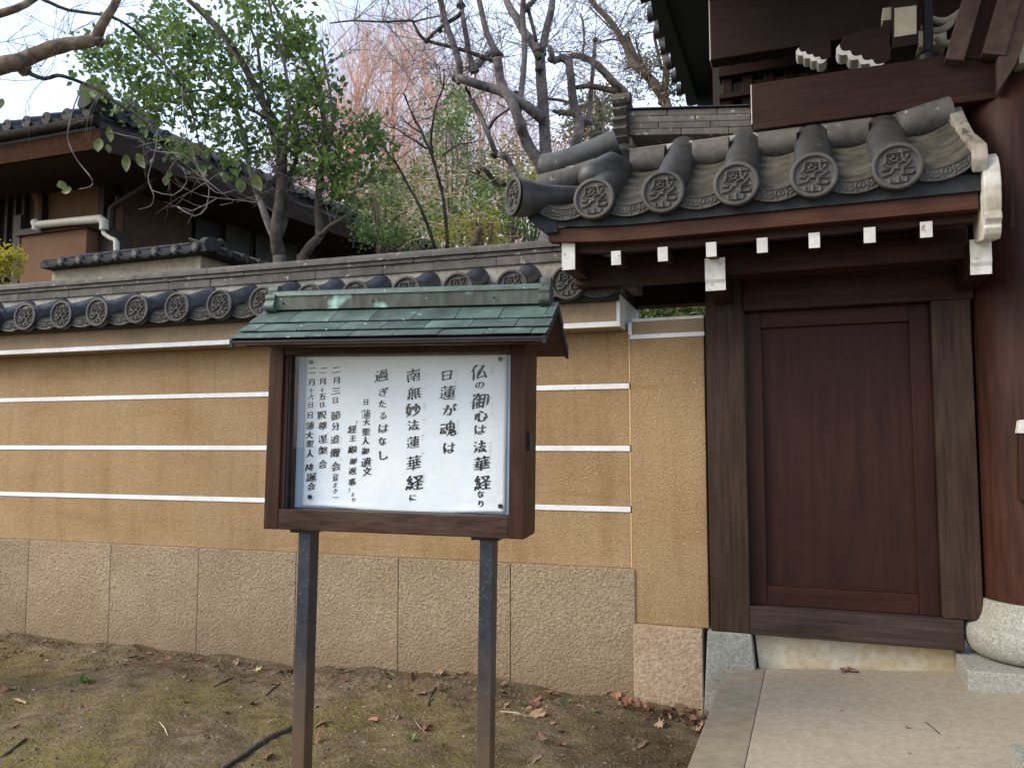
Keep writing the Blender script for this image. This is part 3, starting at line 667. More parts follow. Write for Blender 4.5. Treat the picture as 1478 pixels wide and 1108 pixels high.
# left eave tile and the diagonal corner tile, hip joint and the two gable tiles
spart('eave_tile', g_eave, gxs[0]-PG/2-.005, 3.822, 2.586, (0, R(8), 0))
for i in range(4): spart('pan_tile', g_pan, gxs[0]-PG/2, 3.832+.112*i, 2.596+.0735*i, (0, R(6), 0))
c_disc = disc_mesh(.098)
def flare_tile(name, pts, rads, m, n=26):
    return MB().tube([(p[0], p[1]-4.55, p[2]) for p in pts], rads, n).build(name, m, sg, autos=50)
ct = flare_tile('corner_tile', [(-1.385, 3.750, 2.652), (-1.363, 3.772, 2.652), (-1.340, 3.795, 2.654), (-1.30, 3.835, 2.662), (-1.25, 3.885, 2.672), (-1.18, 3.955, 2.688), (-1.11, 4.02, 2.70), (-1.02, 4.1, 2.72)], [.098, .099, .094, .078, .066, .060, .058, .058], m_tile)
d_ = spart('crest_disc', c_disc, -1.388, 3.747, 2.652, (0, 0, R(-46)), par=None)
# plump hip joint tile between the corner tile and the first barrel tile
hip = flare_tile('hip_joint_tile', [(-1.120, 4.02, 2.800), (-1.112, 4.03, 2.804), (-1.095, 4.045, 2.811), (-1.065, 4.07, 2.822), (-1.03, 4.10, 2.838), (-1.00, 4.15, 2.868), (-.985, 4.20, 2.90)], [.012, .045, .066, .080, .086, .090, .088], m_tile)
flare_tile('gable_tile', [(-1.40, 4.25, 2.955), (-1.375, 4.25, 2.955), (-1.30, 4.26, 2.975), (-1.15, 4.28, 3.02), (-.98, 4.30, 3.08)], [.088, .090, .078, .074, .072], m_tile)
flare_tile('gable_tile', [(-1.36, 4.06, 2.80), (-1.33, 4.06, 2.80), (-1.2, 4.08, 2.83), (-1.05, 4.12, 2.88)], [.06, .064, .058, .056], m_ridge)
sb('gable_flat_tile', m_ridge, -1.26, -1.0, 4.12, 4.35, 2.83, 2.875, .005); sb('gable_flat_tile', m_ridge, -1.24, -1.0, 4.16, 4.38, 2.877, 2.93, .005)
# dark tile skirt below the gable corner
MB().prism_y([(-1.375, 2.605), (-1.345, 2.555), (-1.305, 2.515), (-1.262, 2.488), (-1.252, 2.474), (-1.19, 2.474), (-1.19, 2.59), (-1.30, 2.61)], 3.838-4.55, .05).build('gable_bedding', m_bed, sg, bevel=.006)
# stacked flat ridge tiles, rising a little to the end
rz = lambda x: 3.105+.085*max(0, (-.25-x)/.7)
rows_n = 4
for r_i in range(rows_n):
    edges = sorted([-.955]+[-.955+q for q in ((.30, .56), (.17, .46), (.38, .68), (.22, .50))[r_i]]+[-.27, .64])
    for e0, e1 in zip(edges[:-1], edges[1:]):
        h = .039; vs = []
        for x in (e0+.0015, e1-.0015):
            for y, zz in ((4.50+random.uniform(-.002, .002)+.004*r_i, 0), (4.80, 0), (4.80, h-.003), (4.50+.004*r_i, h-.003)): vs.append((x, y-4.55, rz(x)+r_i*h+zz))
        MB().add(vs, [(0, 1, 2, 3), (7, 6, 5, 4), (0, 4, 5, 1), (1, 5, 6, 2), (2, 6, 7, 3), (3, 7, 4, 0)]).build('ridge_flat_tile', m_ridge, sg, bevel=.004)
n_c = 12
for xa_, xb_ in ((-.955, -.62), (-.6185, -.26), (-.2585, .64)):
    vs = []
    for x in (xa_, xb_):
        for i in range(n_c+1): a = PI*i/n_c; vs.append((x, 4.65-.155*math.cos(a)-4.55, rz(x)+rows_n*.039+.020*math.sin(a)**.6))
    MB().add(vs, [tuple(range(n_c+1)), tuple(range(2*n_c+1, n_c, -1))]+[(i, i+1, i+n_c+2, i+n_c+1) for i in range(n_c)]).build('ridge_cap_tile', m_tileb, sg)
# ridge-end ornament: layered scalloped plate with a bow on top
prof = [(.12, 3.165)]+[(.13, 3.43)]+[(-.02-.045*(.5+.5*math.cos((3.40-z)/.062*2*PI))-.03*(3.42-z)/.25, z) for z in np.linspace(3.405, 3.165, 26)]
MB().prism_x([(4.52+y-4.55, z) for y, z in prof], -1.042, -.962).build('ridge_end_ornament', m_ridge, sg, autos=50)
MB().tube([(-1.046, 4.49-4.55, 3.408), (-.94, 4.49-4.55, 3.408)], [.034, .034], 14).build('ornament_roll', m_ridge, sg, autos=40)
sb('ornament_core', m_mortar, -.962, -.945, 4.52, 4.78, 3.13, 3.36, .01)
# right verge: plastered kerb of the roof and the white curved bargeboard below it
MB().prism_x([(y-4.55, z) for y, z in ((3.80, 2.545), (3.785, 2.60), (3.80, 2.668), (3.92, 2.735), (4.06, 2.81), (4.20, 2.92), (4.34, 3.045), (4.42, 3.06), (4.42, 2.93), (3.88, 2.60))], .662, .722).build('verge_kerb', m_verge, sg, bevel=.008)
pr = [(3.865, 2.640), (3.825, 2.61), (3.800, 2.56), (3.79, 2.49), (3.795, 2.43), (3.81, 2.375), (3.802, 2.368), (3.80, 2.345), (3.815, 2.33), (3.822, 2.322), (3.818, 2.31), (3.835, 2.285), (3.86, 2.268), (4.06, 2.30), (4.06, 2.66)]
MB().prism_x([(y-4.55, z) for y, z in pr], .700, .765).build('curved_bargeboard', m_weath, sg, bevel=.008)
# garden-side things seen through the gap under the roof
bt = MB().tube([(-.72, 4.98-4.55, 2.40), (-.72, 5.3-4.55, 2.45)], [.075, .075], 20).build('rear_round_tile', m_bed, sg, autos=50)
MB().tube([(-.72, 4.965-4.55, 2.40), (-.72, 4.985-4.55, 2.40)], [.045, .05], 20).build('rear_disc', m_tile, sg, autos=50)
sb('gap_shade_board', m_housedark, -1.1, -.56, 5.0, 5.05, 2.31, 2.60)  # added dark board standing in for the shade behind the gap

# ------------------------------------------------------------------ main gate: column and the timberwork above
mg = thing('main_gate', 'big dark timber temple gate with round column on granite base, cut by the right edge', 'gate', (1.073, 4.78, 0))
mo = Vector((1.073, 4.78, 0))
class Off(MB):
    pass
def gb(n, m, x0, x1, y0, y1, z0, z1, bv=.006, par=None): return box(n, m, par or mg, x0-mo.x, x1-mo.x, y0-mo.y, y1-mo.y, z0, z1, bv)
def gbar(n, m, a, b, w, h, upv=(0, 0, 1), bv=.005): return MB().bar(Vector(a)-mo, Vector(b)-mo, w, h, upv).build(n, m, mg, bevel=bv)
CC = (1.0-1.073, 4.56-4.78)
MB().lathe([(.246, .662), (.245, 1.2), (.243, 2.6), (.240, 2.95), (.228, 3.06), (.205, 3.13), (.17, 3.17), (.13, 3.18)], 64, CC).build('column', m_column, mg, autos=50)
MB().lathe([(.255, .388), (.285, .395), (.312, .415), (.330, .45), (.3355, .485), (.333, .518), (.324, .535), (.318, .5395), (.298, .547), (.281, .565), (.268, .600), (.261, .640), (.259, .660), (.250, .6615)], 72, CC).build('column_base', m_granite, mg, autos=35)
gb('plinth', m_granite, .625, 1.375, 4.20, 4.95, .10, .386, .008)
B0, B1 = aty(1084, 121, 4.38), aty(1445, 79, 4.38)
def quad_beam(name, m, pxs, Y, depth, bv=.005, par=None):
    P = [aty(x, y, Y) for x, y in pxs]; n = len(P); vs = [p-mo for p in P]+[p-mo+Vector((0, depth, 0)) for p in P]
    return MB().add(vs, [tuple(range(n)), tuple(range(2*n-1, n-1, -1))]+[(i, (i+1) % n, (i+1) % n+n, i+n) for i in range(n)]).build(name, m, par or mg, bevel=bv)
def px_beam(name, m, x0, z0, x1, z1, Y, dep, bv=.006): return gb(name, m, x0, x1, Y, Y+dep, z0, z1, bv)
bm_ = gb('tie_beam', m_tie, -.262, .885, 4.385, 4.46, 3.112, 3.335, .005)
gb('white_end', m_whiteend, -.2665, -.2625, 4.387, 4.458, 3.114, 3.333, 0, par=bm_)
gb('tie_beam_moulding', m_woodh, -.255, 1.3, 4.37, 4.45, 3.075, 3.110, .006)
gb('head_beam', m_woodh, .62, 2.0, 4.50, 4.76, 3.085, 3.30, .01)
# the big double doors between the columns, closed (just outside the frame on the right)
for k in range(8): gb('door_plank', m_column, 1.262+.245*k, 1.503+.245*k, 4.62, 4.68, .47, 3.08, .005)
gb('door_threshold', m_greyh, 1.255, 3.3, 4.55, 4.75, .27, .465, .008)
for z in (.75, 1.75, 2.75): gb('door_batten', m_woodh, 1.262, 3.22, 4.585, 4.619, z, z+.13, .005)
# upper beam with its painted end
P0_ = aty(1025, 85, 5.0)
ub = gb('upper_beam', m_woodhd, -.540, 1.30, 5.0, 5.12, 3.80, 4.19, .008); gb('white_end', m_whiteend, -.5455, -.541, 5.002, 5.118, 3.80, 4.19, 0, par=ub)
# coffered grid of joists and pale boards behind it
lt = gb('pale_boarding', m_whiteend, -.52, .60, 5.62, 5.64, 3.70, 4.15, 0)
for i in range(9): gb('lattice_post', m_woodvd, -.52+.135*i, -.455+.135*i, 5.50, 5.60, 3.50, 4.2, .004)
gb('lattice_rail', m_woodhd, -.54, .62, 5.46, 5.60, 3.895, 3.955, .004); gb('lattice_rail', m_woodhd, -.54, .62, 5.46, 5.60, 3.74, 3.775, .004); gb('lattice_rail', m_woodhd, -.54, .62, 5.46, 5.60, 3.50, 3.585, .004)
gb('back_boarding', m_housedark, -.60, 1.6, 5.66, 5.70, 3.2, 4.7, 0)
# carved nosings with white scalloped undersides
def nosing(px, py, w, h, Y):
    c = aty(px, py, Y); k = w
    low = []
    for q in range(31):
        t = q/30; ph = t*4.0; lob = abs(math.sin(PI*ph)); low.append((-1+1.75*t-.10*lob, .25-1.25*t**.85-.13*lob))
    outl = low+[(1.0, -.85), (1.0, .8), (.2, .75), (-.35, .72), (-.85, .60)]
    P = [(c.x+a*k-mo.x, c.z+b*h) for a, b in outl]
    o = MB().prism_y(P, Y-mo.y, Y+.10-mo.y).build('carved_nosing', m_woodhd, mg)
    Q = [(c.x+a*k-mo.x, c.z+b*h) for a, b in outl[:31]]; q2 = [(x-.012, z-.012) for x, z in Q][::-1]
    mbq = MB()
    for i in range(30):
        (x0, z0), (x1, z1) = Q[i], Q[i+1]; mbq.add([(x0-.001, Y-.004-mo.y, z0), (x1-.001, Y-.004-mo.y, z1), (x1-.018, Y-.004-mo.y, z1-.020), (x0-.018, Y-.004-mo.y, z0-.020), (x0-.001, Y+.11-mo.y, z0), (x1-.001, Y+.11-mo.y, z1), (x1-.018, Y+.11-mo.y, z1-.02), (x0-.018, Y+.11-mo.y, z0-.02)],
                [(0, 1, 2, 3), (7, 6, 5, 4), (0, 4, 5, 1), (1, 5, 6, 2), (2, 6, 7, 3), (3, 7, 4, 0)])
    mbq.build('white_scallop', m_whiteend, o)
nosing(1176, 70, .085, .075, 4.80); nosing(1248, 66, .125, .115, 4.62)
# white-faced bracket block and supports beside it
blk = quad_beam('bracket_block', m_woodvd, [(1288, 70), (1326, 64), (1326, -10), (1288, -10)], 4.60, .22)
quad_beam('white_face', m_cream, [(1291, 54), (1323, 49), (1323, 8), (1291, 12)], 4.592, .006, .001, par=blk)
quad_beam('white_side', m_cream, [(1274, 76), (1288, 74), (1288, 66), (1274, 68)], 4.66, .1, .002); quad_beam('bearing_block', m_cream, [(1274, 30), (1290, 28), (1290, 10), (1274, 12)], 4.68, .1, .002)
quad_beam('bearing_plate', m_cream, [(1282, 84), (1326, 77), (1326, 64), (1296, 72), (1282, 75)], 4.9, .12, .003)
gbar('iron_pole', m_black, aty(1340, 90, 4.7), aty(1338, -60, 4.7), .045, .045)
MB().lathe([(.075, aty(1340, 92, 4.7).z-.03), (.07, aty(1340, 92, 4.7).z+.03), (.04, aty(1340, 92, 4.7).z+.06)], 24, (aty(1340, 92, 4.7).x-mo.x, 4.7-mo.y)).build('iron_collar', m_black, mg, autos=40)
for i, (x, y) in enumerate(((1352, 22), (1362, 8), (1372, 40))):
    c = aty(x, y, 4.85); pts = [c-mo+Vector((.09*math.cos(a), 0, .09*math.sin(a))) for a in np.linspace(-2.6, -.5, 9)]
    MB().tube(pts, [.012, .018, .02, .02, .02, .02, .02, .018, .012], 8).build('carved_scroll', m_cream, mg, smooth=True)
gb('far_bracket', m_cream, .52, .78, 5.05, 5.2, 3.70, 3.80, .004)
# slanting struts at the right edge
gbar('slanting_strut', m_slant, aty(1376, 92, 4.36), aty(1414, -40, 4.36), .085, .085, (0, 1, 0)); gbar('slanting_strut', m_woodv, aty(1400, 88, 4.40), aty(1436, -40, 4.40), .09, .05, (0, 1, 0))
gbar('slanting_strut', m_slant, aty(1432, 84, 4.33), aty(1468, -40, 4.33), .10, .085, (0, 1, 0)); quad_beam('slanting_board', m_slant, [(1441, 132), (1467, 92), (1478, 62), (1500, -40), (1486, -40), (1452, 60), (1440, 84)], 4.30, .06)
quad_beam('end_block', m_cream, [(1470, 92), (1490, 88), (1490, 20), (1474, 28)], 4.36, .1)
# bracket arm and hinge board at the frame edge
quad_beam('side_arm', m_woodv, [(1456, 330), (1500, 332), (1500, 184), (1478, 190), (1460, 225)], 4.33, .16, .01); quad_beam('arm_white_end', m_cream, [(1459, 210), (1475, 194), (1475, 184), (1459, 184)], 4.36, .05, .003)
hb = quad_beam('hinge_board', m_column, [(1471, 722), (1500, 722), (1500, 625), (1471, 622)], 4.28, .05, .004); quad_beam('white_cap', m_whiteend, [(1469, 625), (1500, 626), (1500, 604), (1472, 606)], 4.27, .06, .004, par=hb)
# the great roof overhead: only its left verge and dark copper underside come into view
roofx = -1.04
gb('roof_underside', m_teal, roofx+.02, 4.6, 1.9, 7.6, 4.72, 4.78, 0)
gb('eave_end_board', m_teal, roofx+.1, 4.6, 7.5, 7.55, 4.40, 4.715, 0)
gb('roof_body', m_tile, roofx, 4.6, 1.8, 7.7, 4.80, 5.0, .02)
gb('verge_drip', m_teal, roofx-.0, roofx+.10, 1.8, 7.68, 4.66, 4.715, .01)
vt = MB().tube([(0, 0, 0), (.06, 0, 0), (.5, 0, .10)], [.058, .05, .05], 18).mesh('verge_tile', smooth=True); vt.materials.append(m_tile); vt.set_sharp_from_angle(angle=R(50))
for i in range(17): part('verge_tile', vt, mg, (roofx-.10-mo.x, 2.95+.29*i-mo.y, 4.80))
sc_ = MB().prism_x([(-.14, .03), (-.08, -.045), (0, -.07), (.08, -.045), (.14, .03)], 0, .09).mesh('verge_pan_tile'); sc_.materials.append(m_bed)
for i in range(17): part('verge_pan_tile', sc_, mg, (roofx-.03-mo.x, 3.095+.29*i-mo.y, 4.77))
gb('granite_step', m_pad, .600, 1.3, 2.6, 3.25, .10, .385, .01)

# ------------------------------------------------------------------ notice board
SGP = Vector((-1.612, 2.93, 1.403)); SROT = (0, R(.8), R(7.8))
nb_ = thing('notice_board', 'roofed wooden notice case with green copper roof on two dark steel posts', 'notice board', SGP)
nb_.rotation_euler = SROT
def bb(n, m, x0, x1, y0, y1, z0, z1, bv=.004, par=None): return box(n, m, par or nb_, x0, x1, y0, y1, z0, z1, bv)
bb('frame_stile', m_signwood, -.578, -.5115, 0, .215, -.367, .425, .005); bb('frame_stile', m_signwood, .484, .549, 0, .215, -.367, .425, .005)
bb('frame_rail', m_signwoodh, -.511, .4835, .001, .214, -.367, -.281, .005); bb('frame_rail', m_signwoodh, -.511, .4835, .003, .214, .372, .425, .005)
bb('inner_stile', m_signwood, -.5110, -.492, .012, .135, -.2805, .3715, .002); bb('inner_bead', m_black, -.4915, -.484, .018, .030, -.2805, .3715, .001); bb('inner_bead', m_woodv, -.4835, -.474, .04, .052, -.2805, .3715, .001)
bb('back_panel', m_back, -.4915, .4835, .105, .118, -.2805, .3715, 0); bb('case_back', m_signwood, -.578, .549, .2155, .225, -.36, .42, .002)
bb('glass_pane', m_glass, -.473, .4835, .034, .038, -.2805, .3715, 0)
bb('side_hinge', m_black, .5495, .560, .05, .085, -.02, .055, .002)
bb('support_bracket', m_black, -.47, -.36, .03, .13, -.381, -.3675, .002); bb('support_bracket', m_black, .325, .44, .03, .13, -.381, -.3675, .002)
for xa in (-.389, .404):
    pz = -1.403-.2
    mbp = MB().box(xa-.044, xa+.013, .035, .115, pz, -.3815); mbp.build('post', m_steel, nb_, bevel=.004)
# gable boards and roof: three courses of copper sheets each side
AX, AZ, EY, EZ = .09, .585, -.19, .416       # ridge line and front eave line in (y, z)
def slopept(t, off=0): # t 0 at the ridge, 1 at the eave, slight flare outwards
    y = AX+(EY-AX)*t; z = AZ+(EZ-AZ)*(t*1.12-.12*t*t); return y, z+off
rowt = [(.0, .47), (.47, .76), (.76, 1.0)]
X0r, X1r = -.655, .665
for side in (1, -1):
    for ri, (t0, t1) in enumerate(rowt):
        n_ = 8; sh = (0, .07, .0)[ri]+(-.02 if ri == 2 else 0)
        ed = [X0r+(X1r-X0r)*(i/7.2+sh*.9) for i in range(0, 9)]; ed = [X0r]+[e for e in ed if X0r+.04 < e < X1r-.03]+[X1r]
        for e0, e1 in zip(ed[:-1], ed[1:]):
            vs = []
            lift0 = .004; 
            jz = random.uniform(-.0012, .0012)
            for tt, of in ((t0, .0), (t1+.006, .011)):
                for x in (e0+.0016, e1-.0016):
                    y, z = slopept(tt, of+jz); yy = y if side == 1 else 2*AX-y
                    # courses lean: sheet joints slant with the slope
                    vs.append((x, yy, z)); vs.append((x, yy, z-.005))
            MB().add(vs, [(0, 2, 6, 4), (1, 5, 7, 3), (0, 4, 5, 1), (2, 3, 7, 6), (4, 6, 7, 5), (0, 1, 3, 2)]).build('copper_sheet', m_copper, nb_)
for side in (1, -1):
    vs = []
    for x in (X0r+.012, X1r-.012):
        for t in (0, .25, .5, .75, .985):
            y, z = slopept(t, -.010); yy = y if side == 1 else 2*AX-y; vs += [(x, yy, z), (x, yy, z-.016)]
    fs = []
    for i in range(4):
        a = 2*i; fs += [(a, a+2, a+12, a+10), (a+1, a+11, a+13, a+3), (a, a+1, a+3, a+2), (a+10, a+12, a+13, a+11)]
    fs += [(8, 9, 19, 18), (0, 10, 11, 1)]
    MB().add(vs, fs).build('roof_board', m_signwoodh, nb_)
    y, z = slopept(1.0, -.004); y1 = y if side == 1 else 2*AX-y
    bb('eave_strip', m_edge, X0r+.004, X1r-.004, min(y1, y1+.012*side), max(y1, y1+.012*side), z-.012, z-.003, .002)
bb('eave_batten', m_signwoodh, -.60, .62, EY+.035, EY+.085, EZ-.026, EZ-.002+.008, .002)
for x in (X0r+.002, X1r-.016):
    y0_, z0_ = slopept(0, -.006); mbv = MB()
    for side in (1, -1):
        P = [slopept(t, -.003) for t in (0, .5, 1)]; P = [(y if side == 1 else 2*AX-y, z) for y, z in P]; Q = [(y, z-.030) for y, z in P][::-1]
        mbv.prism_x([P[0], P[1], P[2], Q[0], Q[1], Q[2]], x+(.0005 if side == 1 else 0), x+.014)
    mbv.build('bargeboard', m_edge, nb_)
MB().prism_x([(.0, .425), (.18, .425), (.09, .56)], -.56, -.54).build('gable_board', m_signwood, nb_); MB().prism_x([(.0, .425), (.18, .425), (.09, .56)], .52, .54).build('gable_board', m_signwood, nb_)
# copper ridge: upright face, rounded top, scroll ends
rp_ = [(y+.02, z) for y, z in ((.03, .575), (.032, .636), (.036, .648), (.05, .655), (.09, .655), (.104, .648), (.108, .636), (.11, .575))]
MB().prism_x(rp_, -.598, .600).build('copper_ridge', m_copdark, nb_, bevel=.002)
MB().prism_x([(y+.02, z) for y, z in ((.026, .636), (.030, .652), (.045, .6605), (.095, .6605), (.110, .652), (.114, .636), (.104, .6485), (.09, .6555), (.05, .6555), (.036, .6485))], -.60, .602).build('ridge_top_fold', m_copper, nb_)
def scroll(x):
    prof = []
    for cy, cz, r, a0, a1 in ((.068, .660, .030, -.35, PI+.35), (.036, .628, .020, PI*.75, PI*1.2), (.030, .590, .024, PI*.72, PI*1.75), (.106, .590, .024, -PI*.75, .3*PI), (.100, .628, .020, -.2*PI, .25*PI)):
        pts = [(cy+.02+r*math.cos(a), cz+r*math.sin(a)) for a in np.linspace(a0, a1, 8)]
        prof.append(pts)
    top = prof[0]; l1 = prof[1]; l2 = prof[2]; r2 = prof[3]; r1 = prof[4]
    out = list(top)+l1+l2+r2+r1
    return MB().prism_x(out, x-.022, x+.022).build('ridge_scroll', m_copdark if x > 0 else m_copper, nb_, autos=30)
scroll(-.607); scroll(.612)
for x in (-.55, -.13, .40): MB().tube([(x, .053, .605), (x, .044, .605)], [.004, .004], 10).build('rivet', m_edge, nb_)

# the hand-brushed sheet inside and its lettering
sheet = thing('brushed_notice', 'white sheet with brushed black Japanese writing pinned inside the notice case', 'poster', SGP); sheet.rotation_euler = SROT
YP = .100
def inv_sheet(px, py):
    """position on the sheet of a point measured on the photograph"""
    import mathutils
    M_ = mathutils.Euler(SROT).to_matrix(); n = M_ @ Vector((0, 1, 0)); o = SGP+n*YP; d = ray(px, py); t = (o-CAM).dot(n)/d.dot(n)
    q = M_.transposed() @ (CAM+d*t-SGP); return q.x, q.z
xl, _ = inv_sheet(439, 620); xr, _ = inv_sheet(731, 620); _, zt = inv_sheet(580, 512); _, zb = inv_sheet(580, 737)
nxp, nzp = 60, 46; vs = []; fs = []
wav = smoothnoise(64, 9); 
for j in range(nzp+1):
    for i in range(nxp+1):
        u, v = i/nxp, j/nzp; x = xl+(xr-xl)*u; z = zt+(zb-zt)*v
        cock = float(wav[int(v*62), int(u*62)])*.0009+(.006*(v-.955)/.045*(.5+.5*math.sin(u*9)) if v > .955 else 0)
        if v > .93: z += .009*math.sin(u*7+1)*(v-.93)/.07
        vs.append((x, YP-abs(cock)*1.0-.001, z))
for j in range(nzp):
    for i in range(nxp): a = j*(nxp+1)+i; fs.append((a, a+nxp+1, a+nxp+2, a+1))
m_ = MB().add(vs, fs).mesh('paper', smooth=True, recalc=False); m_.materials.append(m_paper); paper = part('paper', m_, sheet)
sol = paper.modifiers.new('thickness', 'SOLIDIFY'); sol.thickness = .0006; sol.offset = 1
YI = YP-.0040
S1, OX1, OX2, OY = 3.959, 570, 370, 500
cols = [
 (OX1, 1.15, [('仏', 482, 152, 105), ('の', 485, 220, 48), ('御', 484, 312, 105), ('心', 492, 398, 85), ('は', 488, 475, 68), ('法', 485, 572, 88), ('華', 495, 670, 96), ('経', 502, 775, 104), ('な', 492, 842, 46), ('り', 492, 898, 42)]),
 (OX1, 1.2, [('日', 298, 165, 66), ('蓮', 303, 265, 102), ('が', 314, 363, 80), ('魂', 302, 473, 104), ('は', 314, 580, 70)]),
 (OX1, 1.15, [('南', 108, 166, 92), ('無', 112, 268, 92), ('妙', 104, 365, 92), ('法', 104, 450, 74), ('蓮', 104, 547, 88), ('華', 108, 665, 98), ('経', 117, 777, 108), ('に', 103, 862, 40)]),
 (OX2, 1.1, [('過', 718, 167, 86), ('ぎ', 728, 260, 62), ('た', 722, 330, 50), ('る', 725, 395, 50), ('は', 728, 468, 62), ('な', 722, 540, 56), ('し', 728, 620, 62)]),
 (OX2, 1.1, [('日', 628, 318, 36), ('蓮', 628, 385, 62), ('大', 630, 432, 50), ('聖', 628, 487, 52), ('人', 625, 540, 56), ('御', 622, 598, 50), ('遺', 628, 660, 68), ('文', 635, 712, 56)]),
 (OX2, 1.1, [('「', 578, 432, 22), ('経', 550, 472, 56), ('王', 552, 524, 46), ('殿', 552, 588, 56), ('御', 553, 655, 46), ('返', 550, 710, 50), ('事', 548, 772, 54), ('」', 530, 818, 22), ('よ', 553, 843, 24), ('り', 557, 875, 26)]),
 (OX2, 1.15, [('二', 458, 135, 54), ('月', 458, 195, 50), ('三', 457, 255, 54), ('日', 453, 308, 38), ('節', 455, 395, 64), ('分', 453, 457, 56), ('追', 450, 530, 58), ('儺', 450, 607, 64), ('会', 455, 684, 64), ('豆', 453, 750, 36), ('ま', 452, 790, 30), ('き', 452, 826, 28)]),
 (OX2, 1.15, [('二', 383, 137, 50), ('月', 380, 200, 50), ('十', 378, 248, 32), ('五', 380, 286, 50), ('日', 378, 332, 36), ('釈', 375, 392, 62), ('尊', 378, 454, 60), ('涅', 380, 527, 56), ('槃', 382, 594, 64), ('会', 380, 672, 62)]),
 (OX2, 1.15, [('二', 322, 137, 48), ('月', 316, 205, 52), ('十', 316, 253, 32), ('六', 314, 290, 38), ('日', 312, 335, 36), ('日', 310, 393, 40), ('蓮', 308, 452, 58), ('大', 307, 505, 54), ('聖', 308, 556, 52), ('人', 308, 612, 54), ('降', 308, 690, 52), ('誕', 316, 745, 62), ('会', 315, 800, 56)]),
]
KM = 3.13/1160/3.959
for ox, wt, chars in cols:
    mb = MB()
    for ch, cx, cy, sz in chars:
        qx, qz = inv_sheet(ox+cx/S1, OY+cy/S1); brush_char(mb, ch, qx, qz, sz*KM*random.uniform(.97, 1.05), YI, wt*(1.0 if sz > 60 else 1.15))
    if chars[0][0] == '二' and len(chars) == 12:       # the round brackets of the last note in this column
        for cy, sg_ in ((726, 1), (862, -1)):
            pts = []
            for t in np.linspace(-1, 1, 9):
                qx, qz = inv_sheet(ox+(454+t*17)/S1, OY+(cy+sg_*7*t*t)/S1); pts.append((qx, qz))
            w = .0012
            for (xa, za), (xb, zb2) in zip(pts[:-1], pts[1:]): mb.add([(xa, YI, za-w), (xb, YI, zb2-w), (xb, YI, zb2+w), (xa, YI, za+w)], [(0, 1, 2, 3)])
    me = mb.mesh('written_column', recalc=False); me.materials.append(m_ink); part('written_column', me, sheet)
furi = [(OX1, 560, 120, 'ほとけ', 17), (OX1, 552, 295, 'み', 16), (OX1, 556, 330, 'こころ', 26), (OX1, 547, 548, 'ほけきょう', 24), (OX1, 352, 138, 'にち', 26), (OX1, 350, 205, 'れん', 24), (OX1, 362, 425, 'たましい', 24),
        (OX1, 176, 158, 'な', 20), (OX1, 172, 235, 'む', 20), (OX1, 170, 325, 'みょう', 17), (OX1, 166, 415, 'ほう', 22), (OX1, 162, 508, 'れん', 24), (OX1, 165, 610, 'げ', 20), (OX1, 166, 735, 'きょう', 16), (OX2, 772, 148, 'す', 20),
        (OX2, 484, 525, 'つい', 18), (OX2, 484, 582, 'な', 18), (OX2, 484, 640, 'え', 18), (OX2, 409, 500, 'ねはん', 24), (OX2, 340, 705, 'ごうたん', 17)]
mb = MB()
for ox, cx, cy, s_, st_ in furi:
    for i, ch in enumerate(s_):
        qx, qz = inv_sheet(ox+cx/S1, OY+(cy+i*st_)/S1); brush_char(mb, ch, qx, qz, 17*KM, YI, .95, n=36)
me = mb.mesh('small_readings', recalc=False); me.materials.append(m_inkpale); part('small_readings', me, sheet)
mg_ = MB().lathe([(.0092, -.004), (.0092, .003), (.0078, .0045)], 24).mesh('magnet', smooth=False); mg_.materials.append(m_magnet)
for lab, (px, py) in (('black round magnet at the top right corner of the brushed notice', (570+605/S1, 500+73/S1)), ('black round magnet at the bottom right corner of the brushed notice', (570+605/S1, 500+910/S1)),
                      ('black round magnet at the top left corner of the brushed notice', (370+318/S1, 500+90/S1)), ('black round magnet at the bottom left corner of the brushed notice', (370+311/S1, 500+857/S1))):
    qx, qz = inv_sheet(px, py); o = bpy.data.objects.new('magnet', mg_); link(o)
    M_ = Matrix.Translation(SGP) @ __import__('mathutils').Euler(SROT).to_matrix().to_4x4() @ Matrix.Translation((qx, YP-.010, qz)) @ Matrix.Rotation(PI/2, 4, 'X'); o.matrix_world = M_
    tag(o, lab, 'magnet', 'magnets holding the brushed notice')

# ------------------------------------------------------------------ leaves and branches
def leafcloud(pts, size, asp=.5, nrm=None, n_or=None):
    """one folded leaf blade at each point"""
    n = len(pts); P = np.array(pts, dtype=float)
    d = rng.normal(size=(n, 3)); d[:, 2] -= .35; d /= np.linalg.norm(d, axis=1)[:, None]
    q = rng.normal(size=(n, 3)); s_ = np.cross(d, q); s_ /= np.linalg.norm(s_, axis=1)[:, None]; w = np.cross(s_, d)
    L_ = size*rng.uniform(.65, 1.25, n)[:, None]; W = L_*asp*.5
    a = P; b = P+d*L_*.45+s_*W-w*W*.3; c = P+d*L_; e = P+d*L_*.45-s_*W-w*W*.3; m_ = P+d*L_*.5
    V = np.stack([a, b, c, e], 1).reshape(-1, 3); F = [(4*i, 4*i+1, 4*i+2, 4*i+3) for i in range(n)]
    me = bpy.data.meshes.new('foliage'); me.from_pydata(V.tolist(), [], F); return me
def foliage(name, pts, size, m, parent, asp=.5, kind='stuff'):
    l = parent.location; pts = [(a-l.x, b-l.y, c-l.z) for a, b, c in pts]; me = leafcloud(pts, size, asp); me.name = name; me.materials.append(m); o = part(name, me, parent)
    if kind: o['kind'] = kind
    return o
def inpoly(x, y, poly):
    r = False; n = len(poly)
    for i in range(n):
        x1, y1 = poly[i]; x2, y2 = poly[(i+1) % n]
        if (y1 > y) != (y2 > y) and x < (x2-x1)*(y-y1)/(y2-y1)+x1: r = not r
    return r
